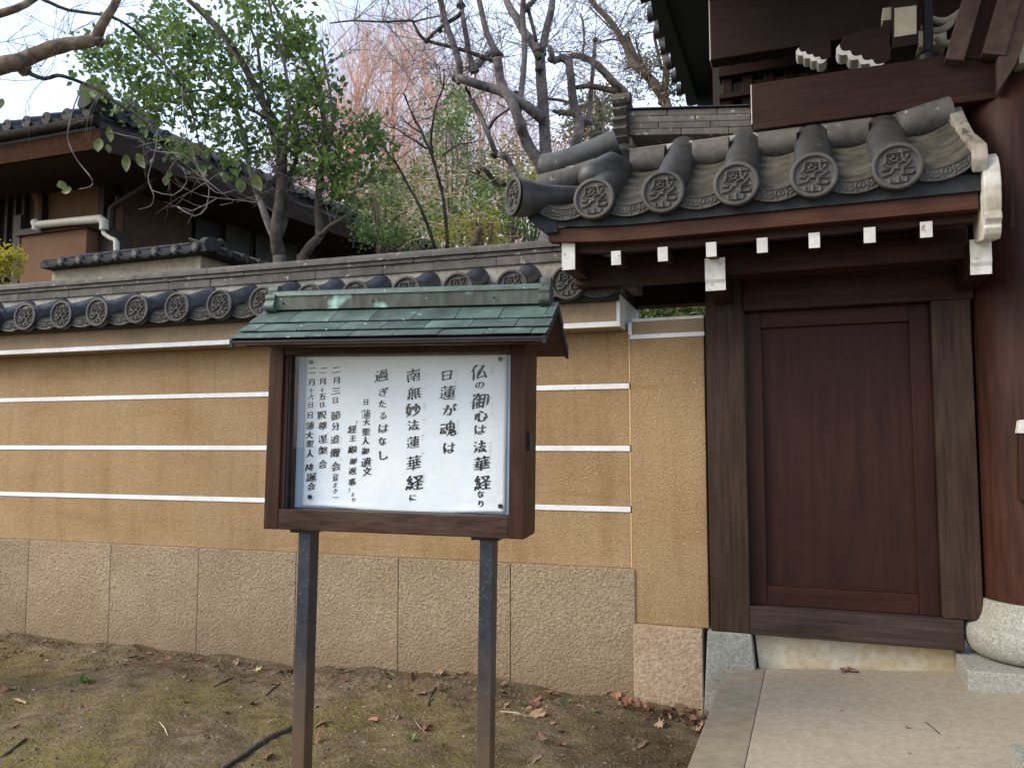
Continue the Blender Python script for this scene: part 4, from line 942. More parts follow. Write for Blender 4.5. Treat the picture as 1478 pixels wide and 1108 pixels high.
def crownpts(poly, D0, D1, nclump, per, rad):
    xs_ = [p[0] for p in poly]; ys_ = [p[1] for p in poly]; out = []
    k = 0
    while k < nclump:
        x, y = random.uniform(min(xs_), max(xs_)), random.uniform(min(ys_), max(ys_))
        if not inpoly(x, y, poly): continue
        k += 1; c = at(x, y, random.uniform(D0, D1)); r = rad*random.uniform(.5, 1.3)
        for _ in range(int(per*random.uniform(.5, 1.4))):
            g = rng.normal(size=3)*r*.5; out.append((c.x+g[0], c.y+g[1], c.z+g[2]*.8))
    return out
def limb(name, m, parent, pix, D, r0, r1, D2=None, n=8, jit=.06, sub=2):
    """a limb through points measured on the photograph, at distance D (to D2), radius in pixels"""
    D2 = D2 or D; P = []; k = len(pix)
    for i, (x, y) in enumerate(pix):
        t = i/(k-1); P.append(at(x, y, D+(D2-D)*t+.06*math.sin(i*2.1+x)))
    Q = []; RR = []
    for i in range(k-1):
        p0, p1, p2, p3 = P[max(i-1, 0)], P[i], P[i+1], P[min(i+2, k-1)]
        for s_ in range(sub):
            t = s_/sub; Q.append(.5*((2*p1)+(p2-p0)*t+(2*p0-5*p1+4*p2-p3)*t*t+(3*p1-p0-3*p2+p3)*t**3)); RR.append((i+t)/(k-1))
    Q.append(P[-1]); RR.append(1)
    rads = [(r0+(r1-r0)*t)*D/FPX for t in RR]
    return MB().tube([q-(parent.location if parent else Vector()) for q in Q], rads, n, jit).build(name, m, parent, smooth=True), Q
def twigs(mb, start, dirv, length, r, depth=3, spread=.5, kids=3, n=3, upb=.15, seg=3):
    p = Vector(start); d = Vector(dirv).normalized(); pts = [p.copy()]
    for i in range(seg):
        d = (d+Vector((random.gauss(0, .14), random.gauss(0, .14), random.gauss(0, .12)+upb*.3))).normalized(); p = p+d*(length/seg); pts.append(p.copy())
    mb.tube(pts, [r*(1-.5*i/seg) for i in range(seg+1)], n, 0, False)
    if depth > 0:
        for _ in range(kids):
            t = random.uniform(.25, 1); k = min(int(t*seg), seg-1); q = pts[k].lerp(pts[k+1], t*seg-k)
            nd = (d+Vector((random.gauss(0, spread), random.gauss(0, spread), random.gauss(0, spread)+upb))).normalized()
            twigs(mb, q, nd, length*random.uniform(.5, .75), r*.55, depth-1, spread, kids, n, upb, seg)
def treebase(name, label, cat, px, py, D, group=None):
    b = at(px, py, D); return thing(name, label, cat, (b.x, b.y, 0), 0, group)
def off(mb, t): l = t.location; mb.v = [(a-l.x, b-l.y, c-l.z) for a, b, c in mb.v]; return mb

# camellia-like evergreen behind the wall
ev = treebase('evergreen_tree', 'evergreen tree with glossy small green leaves rising behind the wall on the left', 'tree', 404, 380, 6.6)
D = 6.6; tp = ev
def ground_limb(nm, m, par, px, py, D, r):
    p = at(px, py, D); l = par.location; return MB().tube([(p.x-l.x, p.y-l.y, 0), (p.x-l.x+.02, p.y-l.y, p.z*.5), (p.x-l.x, p.y-l.y, p.z+.02)], [r*1.4*D/FPX, r*1.15*D/FPX, r*D/FPX], 9, .05).build(nm, m, par, smooth=True)
ground_limb('trunk', m_barkm, ev, 404, 373, D, 9.5)
limb('trunk', m_barkm, ev, [(404, 375), (398, 341), (402, 303), (407, 262), (408, 225), (406, 190), (387, 159), (356, 99), (315, 38), (273, 0), (262, -20)], D, 9.5, 1.6)
limb('branch', m_twigg, ev, [(398, 345), (390, 330), (379, 300), (372, 281), (366, 262), (358, 235), (350, 190), (330, 140), (300, 110)], D, 6, 2)
limb('branch', m_barkm, ev, [(400, 345), (409, 325), (413, 300), (413, 275), (420, 250), (432, 215), (428, 180)], D, 6, 2)
limb('branch', m_twigg, ev, [(404, 250), (412, 200), (418, 150), (410, 90), (392, 20), (384, -20)], D, 3.4, 1.3, D-.6)
limb('branch', m_barkm, ev, [(404, 230), (392, 190), (378, 130), (372, 70), (350, 10)], D+.1, 4, 1.5)
limb('branch', m_barkm, ev, [(395, 180), (350, 150), (290, 130), (230, 140), (180, 120)], D, 2.5, 1)
ground_limb('trunk', m_barkm, ev, 436, 371, D, 7.5)
limb('trunk', m_barkm, ev, [(436, 373), (450, 352), (461, 341), (459, 310), (459, 288), (464, 243), (470, 190), (463, 150), (455, 114), (428, 68), (394, 4), (385, -20)], D, 7.5, 1.6)
limb('branch', m_barkm, ev, [(462, 340), (474, 328), (490, 318), (500, 316)], D, 4, 1.5)
limb('branch', m_twigg, ev, [(466, 240), (478, 205), (480, 160), (472, 110), (462, 60)], D, 3, 1.2, D-.6)
mb = MB()
for i in range(80):
    x, y = random.choice([(404, 300), (410, 262), (459, 290), (464, 243), (372, 281), (413, 275), (470, 200), (406, 200), (387, 159), (356, 99), (455, 114), (480, 318)])
    s_ = at(x+random.uniform(-4, 4), y+random.uniform(-12, 12), D); a = random.uniform(0, 2*PI)
    twigs(mb, s_, (math.cos(a)*.9, math.sin(a)*.4, random.uniform(.0, .9)), random.uniform(.25, .6), .0055, 2, .55, 3, 3, .05)
off(mb, ev).build('twigs', m_twigg, ev, smooth=True)['kind'] = 'stuff'
evp = [(112, 95), (130, 62), (175, 50), (215, 20), (240, -60), (440, -60), (450, 55), (478, 105), (492, 160), (555, 195), (548, 250), (505, 285), (462, 268), (420, 268), (380, 230), (330, 250), (300, 245), (255, 222), (205, 185), (165, 150), (120, 118)]
pts = crownpts(evp, 6.1, 7.3, 205, 25, .17); pts += crownpts([(420, 170), (560, 190), (560, 260), (500, 290), (430, 270)], 6.3, 7.0, 26, 26, .14)+crownpts([(400, -20), (445, 20), (480, 90), (495, 170), (430, 180), (400, 90)], 6.3, 7.1, 24, 26, .15)
pts += crownpts([(120, 60), (320, 40), (360, 170), (250, 190), (130, 120)], 6.3, 7.0, 55, 30, .14)
foliage('crown', pts, .060, m_leaf, ev, .66)
foliage('low_leaves', crownpts([(500, 320), (570, 325), (580, 345), (530, 350)], 6.8, 7.6, 6, 18, .07)+crownpts([(480, 270), (560, 300), (500, 310)], 6.6, 7.2, 5, 14, .1), .06, m_leaf, ev, .62)

# pollarded bare trees
bt1 = treebase('bare_tree', 'grey pollarded bare tree with knobbly limbs rising behind the side gate roof', 'tree', 790, 268, 8.2)
D = 8.2
for nm, pix, r0, r1 in (
 ('trunk', [(790, 275), (789, 245), (787, 212), (785, 170), (781, 114), (779, 80)], 10, 7.5),
 ('branch', [(779, 84), (770, 62), (758, 49), (745, 26), (734, 8), (726, -15)], 7.5, 5),
 ('branch', [(780, 82), (786, 56), (790, 38), (796, 14), (798, -15)], 6.5, 5),
 ('branch', [(783, 172), (762, 155), (741, 142), (722, 132), (703, 126), (680, 119), (661, 113)], 8, 6),
 ('branch', [(661, 114), (664, 100), (661, 85), (652, 57), (643, 33), (638, 10), (632, -15)], 5.5, 4),
 ('trunk', [(788, 262), (778, 234), (764, 214), (756, 195), (750, 178), (741, 152), (729, 132), (722, 115), (718, 83)], 9, 6.5),
 ('branch', [(718, 86), (712, 68), (703, 49), (697, 25), (688, -15)], 5.5, 4),
 ('branch', [(717, 76), (705, 78), (692, 92), (683, 103)], 5, 5), ('branch', [(683, 103), (677, 76), (674, 58), (671, 42), (666, 12), (664, -12)], 4.2, 3.8),
 ('branch', [(720, 92), (700, 84), (673, 74), (643, 66), (616, 59), (604, 48), (597, 34), (592, 30), (552, 32), (510, 30), (476, 34)], 3.4, 1.0),
 ('branch', [(616, 60), (626, 48), (645, 34), (661, 24), (664, 20)], 2.2, 3.2),
 ('branch', [(597, 32), (620, 26), (645, 22)], 1.4, 1),
 ('branch', [(748, 170), (751, 144), (756, 100), (757, 60), (754, 23), (756, -10)], 4.5, 4),
 ('branch', [(756, 16), (765, 6), (778, -6)], 4.5, 3), ('branch', [(762, 12), (768, 35), (774, 60)], 3, 2.5),
 ('branch', [(746, 262), (740, 245), (734, 231), (726, 225), (716, 222), (709, 205), (703, 190), (696, 172), (688, 158), (681, 146)], 4.5, 3.6),
 ('branch', [(681, 147), (677, 136), (672, 126)], 2.5, 2), ('branch', [(706, 186), (713, 174), (722, 166), (735, 158)], 2.2, 1.6),
 ('branch', [(728, 266), (715, 262), (703, 248), (694, 243), (690, 250)], 4, 3), ('branch', [(720, 270), (705, 262), (690, 252), (676, 246)], 1.6, 1)):
    limb(nm, m_bark if r0 > 4.4 or r1 > 3.5 else m_barkd, bt1, pix, D, r0, r1, D+random.uniform(-.2, .3))
ground_limb('trunk', m_bark, bt1, 790, 270, D, 11)
def knot(par, px, py, D, r, m=m_barkd):
    mbk = MB(); c = at(px, py, D)-par.location; rr = r*D/FPX; vs = []; n = 10
    prof = [(math.sin(PI*(i+.5)/7)*rr*random.uniform(.85, 1.15), c.z-rr+2*rr*(i+.5)/7) for i in range(7)]
    mbk.lathe(prof, n, (c.x, c.y)); mbk.v = [(x+random.gauss(0, rr*.1), y+random.gauss(0, rr*.1), z+random.gauss(0, rr*.1)) for x, y, z in mbk.v]; mbk.build('knot', m, par, smooth=True)
for x, y, r in ((779, 76, 10), (718, 80, 9), (661, 115, 8), (683, 100, 8), (640, 29, 5), (665, 8, 6), (757, 14, 6), (681, 146, 5), (714, 224, 6), (727, 226, 5), (691, 246, 5), (615, 60, 4), (745, 135, 5), (778, 100, 6), (635, 44, 4), (741, 150, 7)): knot(bt1, x, y, D, r)
mb = MB()
for x, y, k in ((779, 70, 9), (718, 78, 8), (661, 110, 7), (683, 98, 6), (640, 28, 5), (592, 30, 7), (616, 59, 8), (552, 32, 6), (510, 31, 6), (757, 12, 6), (681, 144, 5), (714, 222, 6), (727, 224, 5), (690, 248, 6), (735, 158, 6), (785, 170, 4), (790, 38, 4), (750, 178, 4), (700, 84, 5), (643, 66, 6)):
    for _ in range(k):
        a = random.uniform(0, 2*PI); twigs(mb, at(x, y, D), (math.cos(a), math.sin(a)*.5, random.uniform(-.3, 1)), random.uniform(.35, .8), .005, 2, .45, 3, 3, .1)
off(mb, bt1).build('twigs', m_twigg, bt1, smooth=True)['kind'] = 'stuff'
bt2 = treebase('bare_tree', 'smaller grey bare tree left of the ridge ornament, with two upright limbs', 'tree', 832, 215, 8.6); D = 8.6
for nm, pix, r0, r1 in (
 ('trunk', [(826, 225), (831, 205), (836, 190), (836, 172), (828, 150), (824, 114), (821, 88)], 8, 5.5), ('branch', [(822, 90), (810, 84), (800, 88), (796, 78), (793, 68)], 6, 4),
 ('branch', [(838, 186), (848, 174), (852, 150), (854, 120), (857, 87), (859, 58)], 4.2, 2.6), ('branch', [(821, 82), (832, 80), (847, 85), (860, 93), (874, 106), (886, 120), (899, 132), (905, 142)], 4, 7),
 ('branch', [(840, 84), (843, 62), (842, 40), (838, 20)], 1.8, 1.2), ('branch', [(830, 127), (850, 124), (870, 128), (890, 132)], 3.4, 5), ('branch', [(826, 150), (810, 145), (790, 143)], 2.4, 2), ('branch', [(826, 165), (808, 163), (798, 160)], 3.4, 2.6),
 ('branch', [(828, 212), (838, 200), (852, 192), (880, 190)], 1.6, 1.2)):
    limb(nm, m_bark if 'runk' in nm or r0 in (6, 4.2) else m_barkb, bt2, pix, D, r0, r1)
ground_limb('trunk', m_bark, bt2, 827, 222, D, 9)
for x, y, r in ((821, 88, 6), (796, 86, 6), (859, 58, 4), (824, 108, 6), (850, 178, 5), (808, 163, 5)): knot(bt2, x, y, D, r)
mb = MB()
for x, y, k in ((821, 85, 8), (795, 75, 7), (859, 57, 6), (842, 30, 6), (874, 106, 6), (790, 143, 6), (798, 160, 4), (848, 174, 6), (852, 120, 4), (880, 190, 4), (838, 200, 4)):
    for _ in range(k):
        a = random.uniform(0, 2*PI); twigs(mb, at(x, y, D), (math.cos(a), math.sin(a)*.5, random.uniform(-.2, 1)), random.uniform(.35, .9), .0048, 2, .45, 3, 3, .08)
off(mb, bt2).build('twigs', m_twigg, bt2, smooth=True)['kind'] = 'stuff'

pn = treebase('pine_tree', 'gnarled brown pine with sparse needle tufts beside the great roof edge', 'tree', 960, 150, 12); D = 12
for nm, pix, r0, r1 in (('trunk', [(965, 165), (960, 147), (950, 129), (939, 115), (928, 104), (919, 97), (911, 88), (903, 66), (891, 46), (879, 28), (862, 12), (848, -5)], 8, 3.5),
 ('trunk', [(955, 150), (960, 125), (962, 93), (958, 70), (952, 50), (948, 20), (940, -10)], 6, 4), ('branch', [(935, 112), (922, 92), (913, 74), (905, 54), (906, 50)], 4.5, 4),
 ('branch', [(940, 112), (928, 92), (920, 70), (917, 55)], 1.8, 1.2), ('branch', [(955, 100), (948, 70), (944, 45), (952, 30), (952, 20)], 2.4, 2), ('branch', [(960, 140), (975, 130), (985, 132)], 2, 1.2),
 ('branch', [(902, 60), (880, 57), (862, 63)], 1.8, 1), ('branch', [(895, 50), (878, 38), (858, 18), (850, 10)], 1.4, 1)):
    limb(nm, m_barkb, pn, pix, D, r0, r1)
ground_limb('trunk', m_barkb, pn, 963, 162, D, 9)
foliage('needles', crownpts([(895, 95), (930, 60), (975, 60), (985, 130), (975, 160), (920, 150)], 11.5, 12.8, 34, 30, .18)+crownpts([(920, 0), (960, 0), (960, 40), (930, 40)], 11.5, 12.5, 8, 18, .2), .085, m_leafp, pn, .3)
mb = MB()
for i in range(60):
    x, y = random.choice([(903, 66), (891, 46), (860, 10), (919, 97), (958, 70), (950, 30), (905, 54), (862, 63), (950, 129), (917, 55)]); a = random.uniform(0, 2*PI)
    twigs(mb, at(x, y, D), (math.cos(a), math.sin(a)*.5, random.uniform(-.2, 1)), random.uniform(.5, 1.1), .007, 2, .5, 3, 3, .08)
off(mb, pn).build('twigs', m_twigg, pn, smooth=True)['kind'] = 'stuff'
pn2 = treebase('pine_tree', 'dark bushy pine behind the smaller bare tree, left of the ridge ornament', 'tree', 865, 230, 10.5)
D = 10.5
limb('trunk', m_barkd, pn2, [(874, 240), (868, 215), (864, 190), (868, 165), (860, 140)], D, 8, 3); ground_limb('trunk', m_barkd, pn2, 873, 236, D, 9)
limb('branch', m_barkd, pn2, [(866, 180), (846, 176), (828, 165), (812, 160)], D, 4, 2); limb('branch', m_barkd, pn2, [(866, 160), (850, 152), (832, 154)], D, 3, 2); limb('branch', m_barkd, pn2, [(868, 205), (885, 200), (900, 203)], D, 3, 2)
foliage('needles', crownpts([(815, 160), (835, 132), (870, 122), (895, 140), (900, 205), (850, 215), (820, 205)], 10.1, 11.4, 62, 34, .17), .075, m_leafp, pn2, .3)
# thin dark saplings in the middle
for lab, limbs_, bs in (('thin dark leafless sapling forking left of the green shrub, right-hand of the pair', [
   ([(646, 360), (644, 325), (641, 295), (637, 272), (632, 254), (627, 236), (621, 218), (613, 202), (609, 190), (600, 176), (594, 163), (588, 148), (583, 135)], 3.0, 1.2), ([(624, 224), (622, 200), (624, 182), (628, 158), (634, 140), (640, 125), (641, 100)], 2.4, .9), ([(616, 215), (600, 204), (587, 196), (572, 186), (558, 183)], 1.6, .8),
   ([(609, 192), (598, 186), (588, 178), (578, 168)], 1.4, .7), ([(638, 225), (650, 216), (665, 208), (682, 206)], 1.4, .8), ([(640, 128), (636, 115), (634, 96)], 1.0, .6)], (645, 362)),
   ('thin dark leafless sapling leaning left, left-hand of the pair above the wall', [([(628, 360), (620, 332), (610, 308), (603, 292), (596, 279), (588, 266), (580, 250), (570, 234), (560, 221), (550, 205), (540, 188)], 2.8, 1.2), ([(575, 242), (566, 222), (562, 205)], 1.5, .8), ([(558, 216), (545, 195), (530, 182), (515, 178)], 1.2, .7)], (627, 362))):
    t = treebase('sapling', lab, 'tree', bs[0], bs[1], 7.4)
    for i, (pix, r0, r1) in enumerate(limbs_): limb('trunk' if i == 0 else 'branch', m_barkd, t, pix, 7.4, r0, r1)
    ground_limb('trunk', m_barkd, t, bs[0], bs[1]-4, 7.4, 3.2)
    mb = MB()
    for pix, r0, r1 in limbs_:
        for x, y in pix[len(pix)//2:]:
            for _ in range(2): a = random.uniform(0, 2*PI); twigs(mb, at(x, y, 7.4), (math.cos(a), math.sin(a)*.5, random.uniform(0, 1)), random.uniform(.15, .4), .0035, 1, .4, 3, 3, .15)
    off(mb, t).build('twigs', m_barkd, t, smooth=True)['kind'] = 'stuff'
st = treebase('tree_stump', 'short cut brown pole sticking up just above the wall ridge', 'stump', 686, 352, 6.6)
limb('stump', m_barkb, st, [(684, 356), (688, 342), (692, 328)], 6.6, 6, 5.5)

# shrubs behind the wall: green, olive, yellow
for nm, lab, poly, D0, D1, nc, per, rad, sz, m, bx in (
 ('green_shrub', 'tall loose bright green shrub reaching up in front of the reddish trees', [(598, 345), (590, 290), (612, 220), (630, 150), (642, 118), (668, 118), (678, 160), (690, 210), (715, 260), (735, 350)], 9.5, 10.8, 170, 26, .20, .062, m_leaf2, 660),
 ('green_shrub', 'low dense green shrub just left of the tile corner of the side gate', [(650, 350), (665, 290), (710, 255), (770, 262), (800, 300), (800, 350)], 8.6, 9.6, 90, 30, .17, .055, m_leaf2, 730),
 ('green_shrub', 'dull green shrub under the evergreen, beside the house eave', [(500, 345), (505, 290), (530, 250), (575, 250), (600, 290), (610, 350)], 10.0, 11.0, 70, 26, .2, .06, m_leaf2, 555),
 ('olive_shrub', 'straw and olive coloured shrub glimpsed between evergreen and green shrub', [(470, 345), (480, 280), (510, 240), (560, 225), (610, 240), (625, 350)], 11.5, 12.8, 120, 30, .25, .07, m_leafo, 540),
 ('olive_shrub', 'olive shrub behind the lower limbs of the pollarded tree', [(680, 300), (690, 230), (730, 200), (790, 215), (830, 250), (820, 300)], 11.0, 12.0, 80, 26, .22, .065, m_leafo, 750),
 ('yellow_shrub', 'yellow leaved shrub glowing low behind the wall ridge', [(622, 352), (640, 320), (690, 300), (720, 318), (735, 352)], 8.0, 8.5, 26, 22, .13, .055, m_leafy, 680),
 ('yellow_shrub', 'yellow leaved shrub patch beside the pollarded trunk', [(745, 262), (752, 240), (785, 238), (790, 262)], 9.6, 10.2, 16, 22, .14, .055, m_leafy, 770),
 ('russet_tree', 'orange russet tree foliage seen between bare trunks near the gate', [(790, 262), (788, 215), (800, 195), (850, 180), (885, 190), (890, 262)], 15, 17, 90, 30, .35, .09, m_leafr, 835)):
    t = treebase(nm, lab, 'shrub' if 'shrub' in nm else 'tree', bx, 350, (D0+D1)/2)
    foliage('crown', crownpts(poly, D0, D1, nc, per, rad), sz, m, t, .5)
    mb = MB(); Dm = (D0+D1)/2; p = at(bx, 345, Dm)
    for k in range(5):
        tp_ = random.choice([q for q in poly if q[1] < 320] or poly); e = at(tp_[0]*.8+bx*.2, tp_[1]*.85+345*.15, Dm)
        mb.tube([(p.x, p.y, 0), (p.x+random.uniform(-.1, .1), p.y, p.z*.8), p.lerp(e, .6)+Vector((random.uniform(-.1, .1), 0, 0)), e], [.03, .025, .014, .006], 5)
    off(mb, t).build('stems', m_barkb, t, smooth=True)
mb = MB()
ss = treebase('straw_shrub', 'tangle of pale straw twigs behind the corner tile of the side gate', 'shrub', 740, 330, 8.4)
for i in range(60):
    x, y = random.uniform(640, 800), random.uniform(230, 350); a = random.uniform(0, 2*PI)
    twigs(mb, at(x, y, random.uniform(8, 9)), (math.cos(a), math.sin(a)*.4, random.uniform(-.2, .5)), random.uniform(.3, .7), .0045, 2, .5, 3, 3, 0)
off(mb, ss).build('twigs', m_twigs, ss, smooth=True)['kind'] = 'stuff'
# dead twigs seen through the gap beside the gate post
dg = treebase('dry_bush', 'dry twiggy bush glimpsed through the gap beside the gate post', 'bush', 985, 450, 5.9); mb = MB()
for i in range(20):
    a = random.uniform(0, 2*PI); twigs(mb, at(random.uniform(930, 1018), random.uniform(432, 462), 5.7), (math.cos(a), math.sin(a)*.4, random.uniform(-.1, .8)), random.uniform(.12, .3), .004, 2, .5, 3, 3, 0)
off(mb, dg).build('twigs', m_twigs, dg, smooth=True)['kind'] = 'stuff'
foliage('leaves', crownpts([(895, 415), (1022, 410), (1022, 470), (895, 470)], 5.7, 6.6, 150, 28, .11), .045, m_leaf2, dg, .5)
l_ = dg.location; MB().tube([(0, 0, 0), (.02, 0, 1.2), (.0, 0, 2.1)], [.03, .025, .015], 6).build('stem', m_barkb, dg)
foliage('lower_leaves', [(l_.x-l_.x*0+random.gauss(0, .35), l_.y+random.gauss(0, .2), random.uniform(1.2, 2.2)) for _ in range(700)], .05, m_leaf, dg, .5)

# leafless red-brown trees far behind
def redtree(px, topy, D, lab, w=1.0, seed=0):
    random.seed(seed); b = at(px, 640, D); t = thing('larch_tree', lab, 'tree', (b.x, b.y, 0), 0, 'leafless red-brown trees far behind'); H = at(px, topy, D).z
    trunk = [(0, 0, 0), (.1, 0, H*.4), (.05, 0, H*.75), (0, 0, H)]
    MB().tube(trunk, [.12, .09, .05, .015], 6).build('trunk', m_twigr, t, smooth=True)
    mb = MB()
    for i in range(int(84*w)):
        f = random.uniform(.15, .97)**.85; z = H*f; a = random.uniform(0, 2*PI); L_ = (1-f)*H*.30*w+1.3; el = random.uniform(.9, 2.0)
        twigs(mb, (.05, 0, z), (math.cos(a), math.sin(a), el), L_*random.uniform(.7, 1.1), .015, 4, .42, 3, 3, .26, 2)
    mb.build('branches', m_twigr, t)['kind'] = 'stuff'
redtree(505, 85, 19, 'leafless red-brown tree standing directly right of the evergreen crown', .9, 11)
redtree(560, 60, 21, 'tallest leafless red-brown tree, centre of the far clump', 1.1, 12)
redtree(625, 95, 20, 'leafless red-brown tree behind the knobbly horizontal limb', .95, 13)
redtree(690, 140, 22, 'leafless red-brown tree behind the left pollarded trunk', .9, 14)
redtree(745, 175, 24, 'lowest leafless red-brown tree between the two pollarded trunks', .8, 15)
redtree(455, 150, 23, 'leafless red-brown tree mostly hidden behind the evergreen crown', .8, 16)
redtree(870, 150, 26, 'leafless red-brown tree behind the dark bushy pine', .8, 17)
random.seed(99)
# fine bare canopy high up behind the pollards
hc = thing('bare_tree', 'distant bare tree whose fine grey twigs veil the sky between the pollarded limbs', 'tree', tuple(Vector((at(830, 300, 14).x, at(830, 300, 14).y, 0)))); mb = MB()
p = at(830, 300, 14); mb2 = MB().tube([(0, 0, 0), (0.1, 0, 2.5), (0, 0, 5.5)], [.2, .16, .10], 8, .05).build('trunk', m_barkb, hc, smooth=True)
for i in range(70):
    x, y = random.uniform(590, 950), random.uniform(-40, 200); a = random.uniform(0, 2*PI)
    twigs(mb, at(x, y, 14), (math.cos(a), math.sin(a)*.5, random.uniform(-.1, .9)), random.uniform(.9, 1.9), .008, 2, .45, 4, 3, .1)
off(mb, hc).build('twigs', m_twigg, hc)['kind'] = 'stuff'

# overhanging near branch at the top left with hanging leafy twigs
nbt = thing('overhanging_tree', 'thick lichened bare branch reaching in at the top left with a few hanging leaves', 'tree', (-4.9, 3.2, 0)); D = 4.7
limb('branch', m_barkl, nbt, [(-160, 170), (-80, 120), (-5, 96), (23, 91), (42, 83), (76, 70), (100, 64), (122, 61), (137, 57), (144, 42), (153, 26), (163, 12), (175, -15)], D, 14, 5, n=12, jit=.08)
limb('branch', m_barkl, nbt, [(-100, 70), (-40, 40), (-4, 21), (23, 13), (50, -2), (70, -20)], D, 6.5, 4.5)
limb('branch', m_barkd, nbt, [(34, 98), (42, 106), (64, 114), (78, 110), (91, 110), (117, 119), (144, 131), (167, 148), (197, 167), (227, 186)], D, 3.5, 1.6)
limb('branch', m_barkd, nbt, [(40, -10), (72, 4), (99, 15), (144, 21), (165, 26), (182, 36), (197, 47), (212, 63), (235, 91), (250, 108), (262, 125), (271, 145), (277, 163), (284, 190), (288, 212), (300, 235)], D, 2.6, 1.0)
limb('branch', m_barkd, nbt, [(270, 0), (300, 30), (340, 80), (370, 140), (396, 190), (400, 240)], D+.5, 2.2, 1.4)
limb('twig', m_twigg, nbt, [(122, 118), (108, 150), (102, 171), (98, 190), (99, 205), (106, 222), (114, 235), (124, 247), (131, 256), (134, 264), (129, 270), (114, 273)], D, 1.05, .7)
limb('twig', m_twigg, nbt, [(227, 186), (225, 215), (216, 245), (214, 262), (222, 282), (218, 297), (200, 302)], D, .9, .5)
limb('twig', m_twigg, nbt, [(160, 190), (180, 196), (200, 200), (222, 218), (260, 222), (285, 240), (300, 262), (330, 285), (336, 292), (318, 296)], D, .8, .5)
limb('twig', m_twigg, nbt, [(262, 125), (268, 180), (275, 220), (290, 250), (302, 270), (320, 280), (348, 270)], D, .8, .5)
limb('twig', m_twigg, nbt, [(220, 275), (250, 282), (270, 262), (262, 240)], D, .9, .6)
limb('twig', m_twigg, nbt, [(256, 298), (280, 312), (298, 300), (302, 270)], D, 1.1, .7)
knot(nbt, 34, 100, D, 11, m_barkl); knot(nbt, 142, 60, D, 9, m_barkl)
mb = MB(); tp2 = at(-160, 170, D); MB().tube([(0, 0, 0), (.05, .0, 1.6), (tp2.x+4.9, tp2.y-3.2, tp2.z)], [.16, .12, .065], 10, .05).build('trunk', m_barkl, nbt, smooth=True)
for x, y in ((200, 168), (262, 222), (300, 262), (240, 200), (150, 134), (23, 91), (76, 70), (137, 57), (163, 12), (23, 13), (64, 114), (99, 15), (182, 36), (60, 95), (100, 50), (10, 60)):
    for _ in range(5): a = random.uniform(0, 2*PI); twigs(mb, at(x, y, D), (math.cos(a), math.sin(a)*.5, random.uniform(-.8, .8)), random.uniform(.12, .34), .0022, 2, .5, 2, 3, 0)
off(mb, nbt).build('twigs', m_twigg, nbt, smooth=True)['kind'] = 'stuff'
def bigleaf():
    n = 8; vs = []; fs = []
    for i in range(n+1):
        t = i/n; w = .42*math.sin(PI*min(1, t*1.02))**.75*(1-.25*t); vs += [(-w, -.12*w+.10*math.sin(PI*t)*.3, -t), (0, .12*math.sin(PI*t), -t), (w, -.12*w+.10*math.sin(PI*t)*.3, -t)]
    for i in range(n): a = 3*i; fs += [(a, a+1, a+4, a+3), (a+1, a+2, a+5, a+4)]
    me = bpy.data.meshes.new('leaf'); me.from_pydata(vs, [], fs); me.shade_smooth(); me.materials.append(m_bigleaf); return me
blf = bigleaf()
for x, y, s_, ry in ((158, 183, 22, .3), (143, 199, 22, .0), (155, 208, 13, -.3), (182, 223, 25, .1), (197, 221, 25, -.4), (239, 254, 16, 0), (326, 249, 18, .2), (294, 238, 17, .1), (366, 252, 26, -.3), (347, 258, 22, 0), (3, 142, 26, .1), (104, 272, 20, 1.4), (96, 266, 18, 1.1), (212, 188, 12, .5), (283, 206, 16, 0), (248, 250, 12, .8)):
    p = at(x, y, D)-nbt.location; o = part('leaf', blf, nbt, p, (random.uniform(-.4, .4), ry, random.uniform(-.5, .9)+YAW)); k = s_*D/FPX; o.scale = (k*random.uniform(.75, 1.05), k, k)

# ------------------------------------------------------------------ house behind the wall
hs = thing('house', 'brown rendered house with dark tiled eaves, lattice window and drainpipe behind the wall', 'house', (-6.42, 5.73, 0)); ho = hs.location.copy()
K = atz(145, 166, 4.6); Qp = atz(600, 350, 4.6); dirq = (Qp-K); dirq.z = 0; Lq = dirq.length; dirq.normalize(); nq = Vector((-dirq.y, dirq.x, 0))     # nq points to -X side (into the house)
left = Vector((-1, -.01, 0)).normalized()
def H(v): return Vector(v)-ho
def hquad(name, m, P, ext, par=hs, bv=0):
    n = len(P); e = Vector(ext); vs = [H(p) for p in P]+[H(Vector(p)+e) for p in P]
    return MB().add(vs, [tuple(range(n)), tuple(range(2*n-1, n-1, -1))]+[(i, (i+1) % n, (i+1) % n+n, i+n) for i in range(n)]).build(name, m, par, bevel=bv)
Z = Vector((0, 0, 1)); KL = K+left*7; KR = K+dirq*(Lq+1.2)
# left eave: gutter, fascia, soffit, tiles
MB().tube([H(KL-Z*.06+Vector((0, -.03, 0))), H(K-Z*.06+Vector((0, -.03, 0)))], [.055, .055], 12).build('gutter', m_gutter, hs, autos=50)
hquad('fascia', m_housefascia, [K-Z*.13, KL-Z*.13, KL-Z*.33, K-Z*.33], (0, .05, 0))
hquad('fascia', m_soffit, [K-Z*.13, KR-Z*.13, KR-Z*.33, K-Z*.33], nq*.05)
hquad('fascia_cap', m_housedark, [K-Z*.02, KR-Z*.02, KR-Z*.125, K-Z*.125], nq*.07)
inner = K+left*1.2+dirq*1.2
hquad('soffit', m_soffit, [K-Z*.30+dirq*.06-Vector((0.06, 0, 0)), KR-Z*.30+nq*.06, KR-Z*.30+nq*7, KL-Z*.30+Vector((0, 2.5, 0)), KL-Z*.30+Vector((0, .06, 0))], (0, 0, .03))
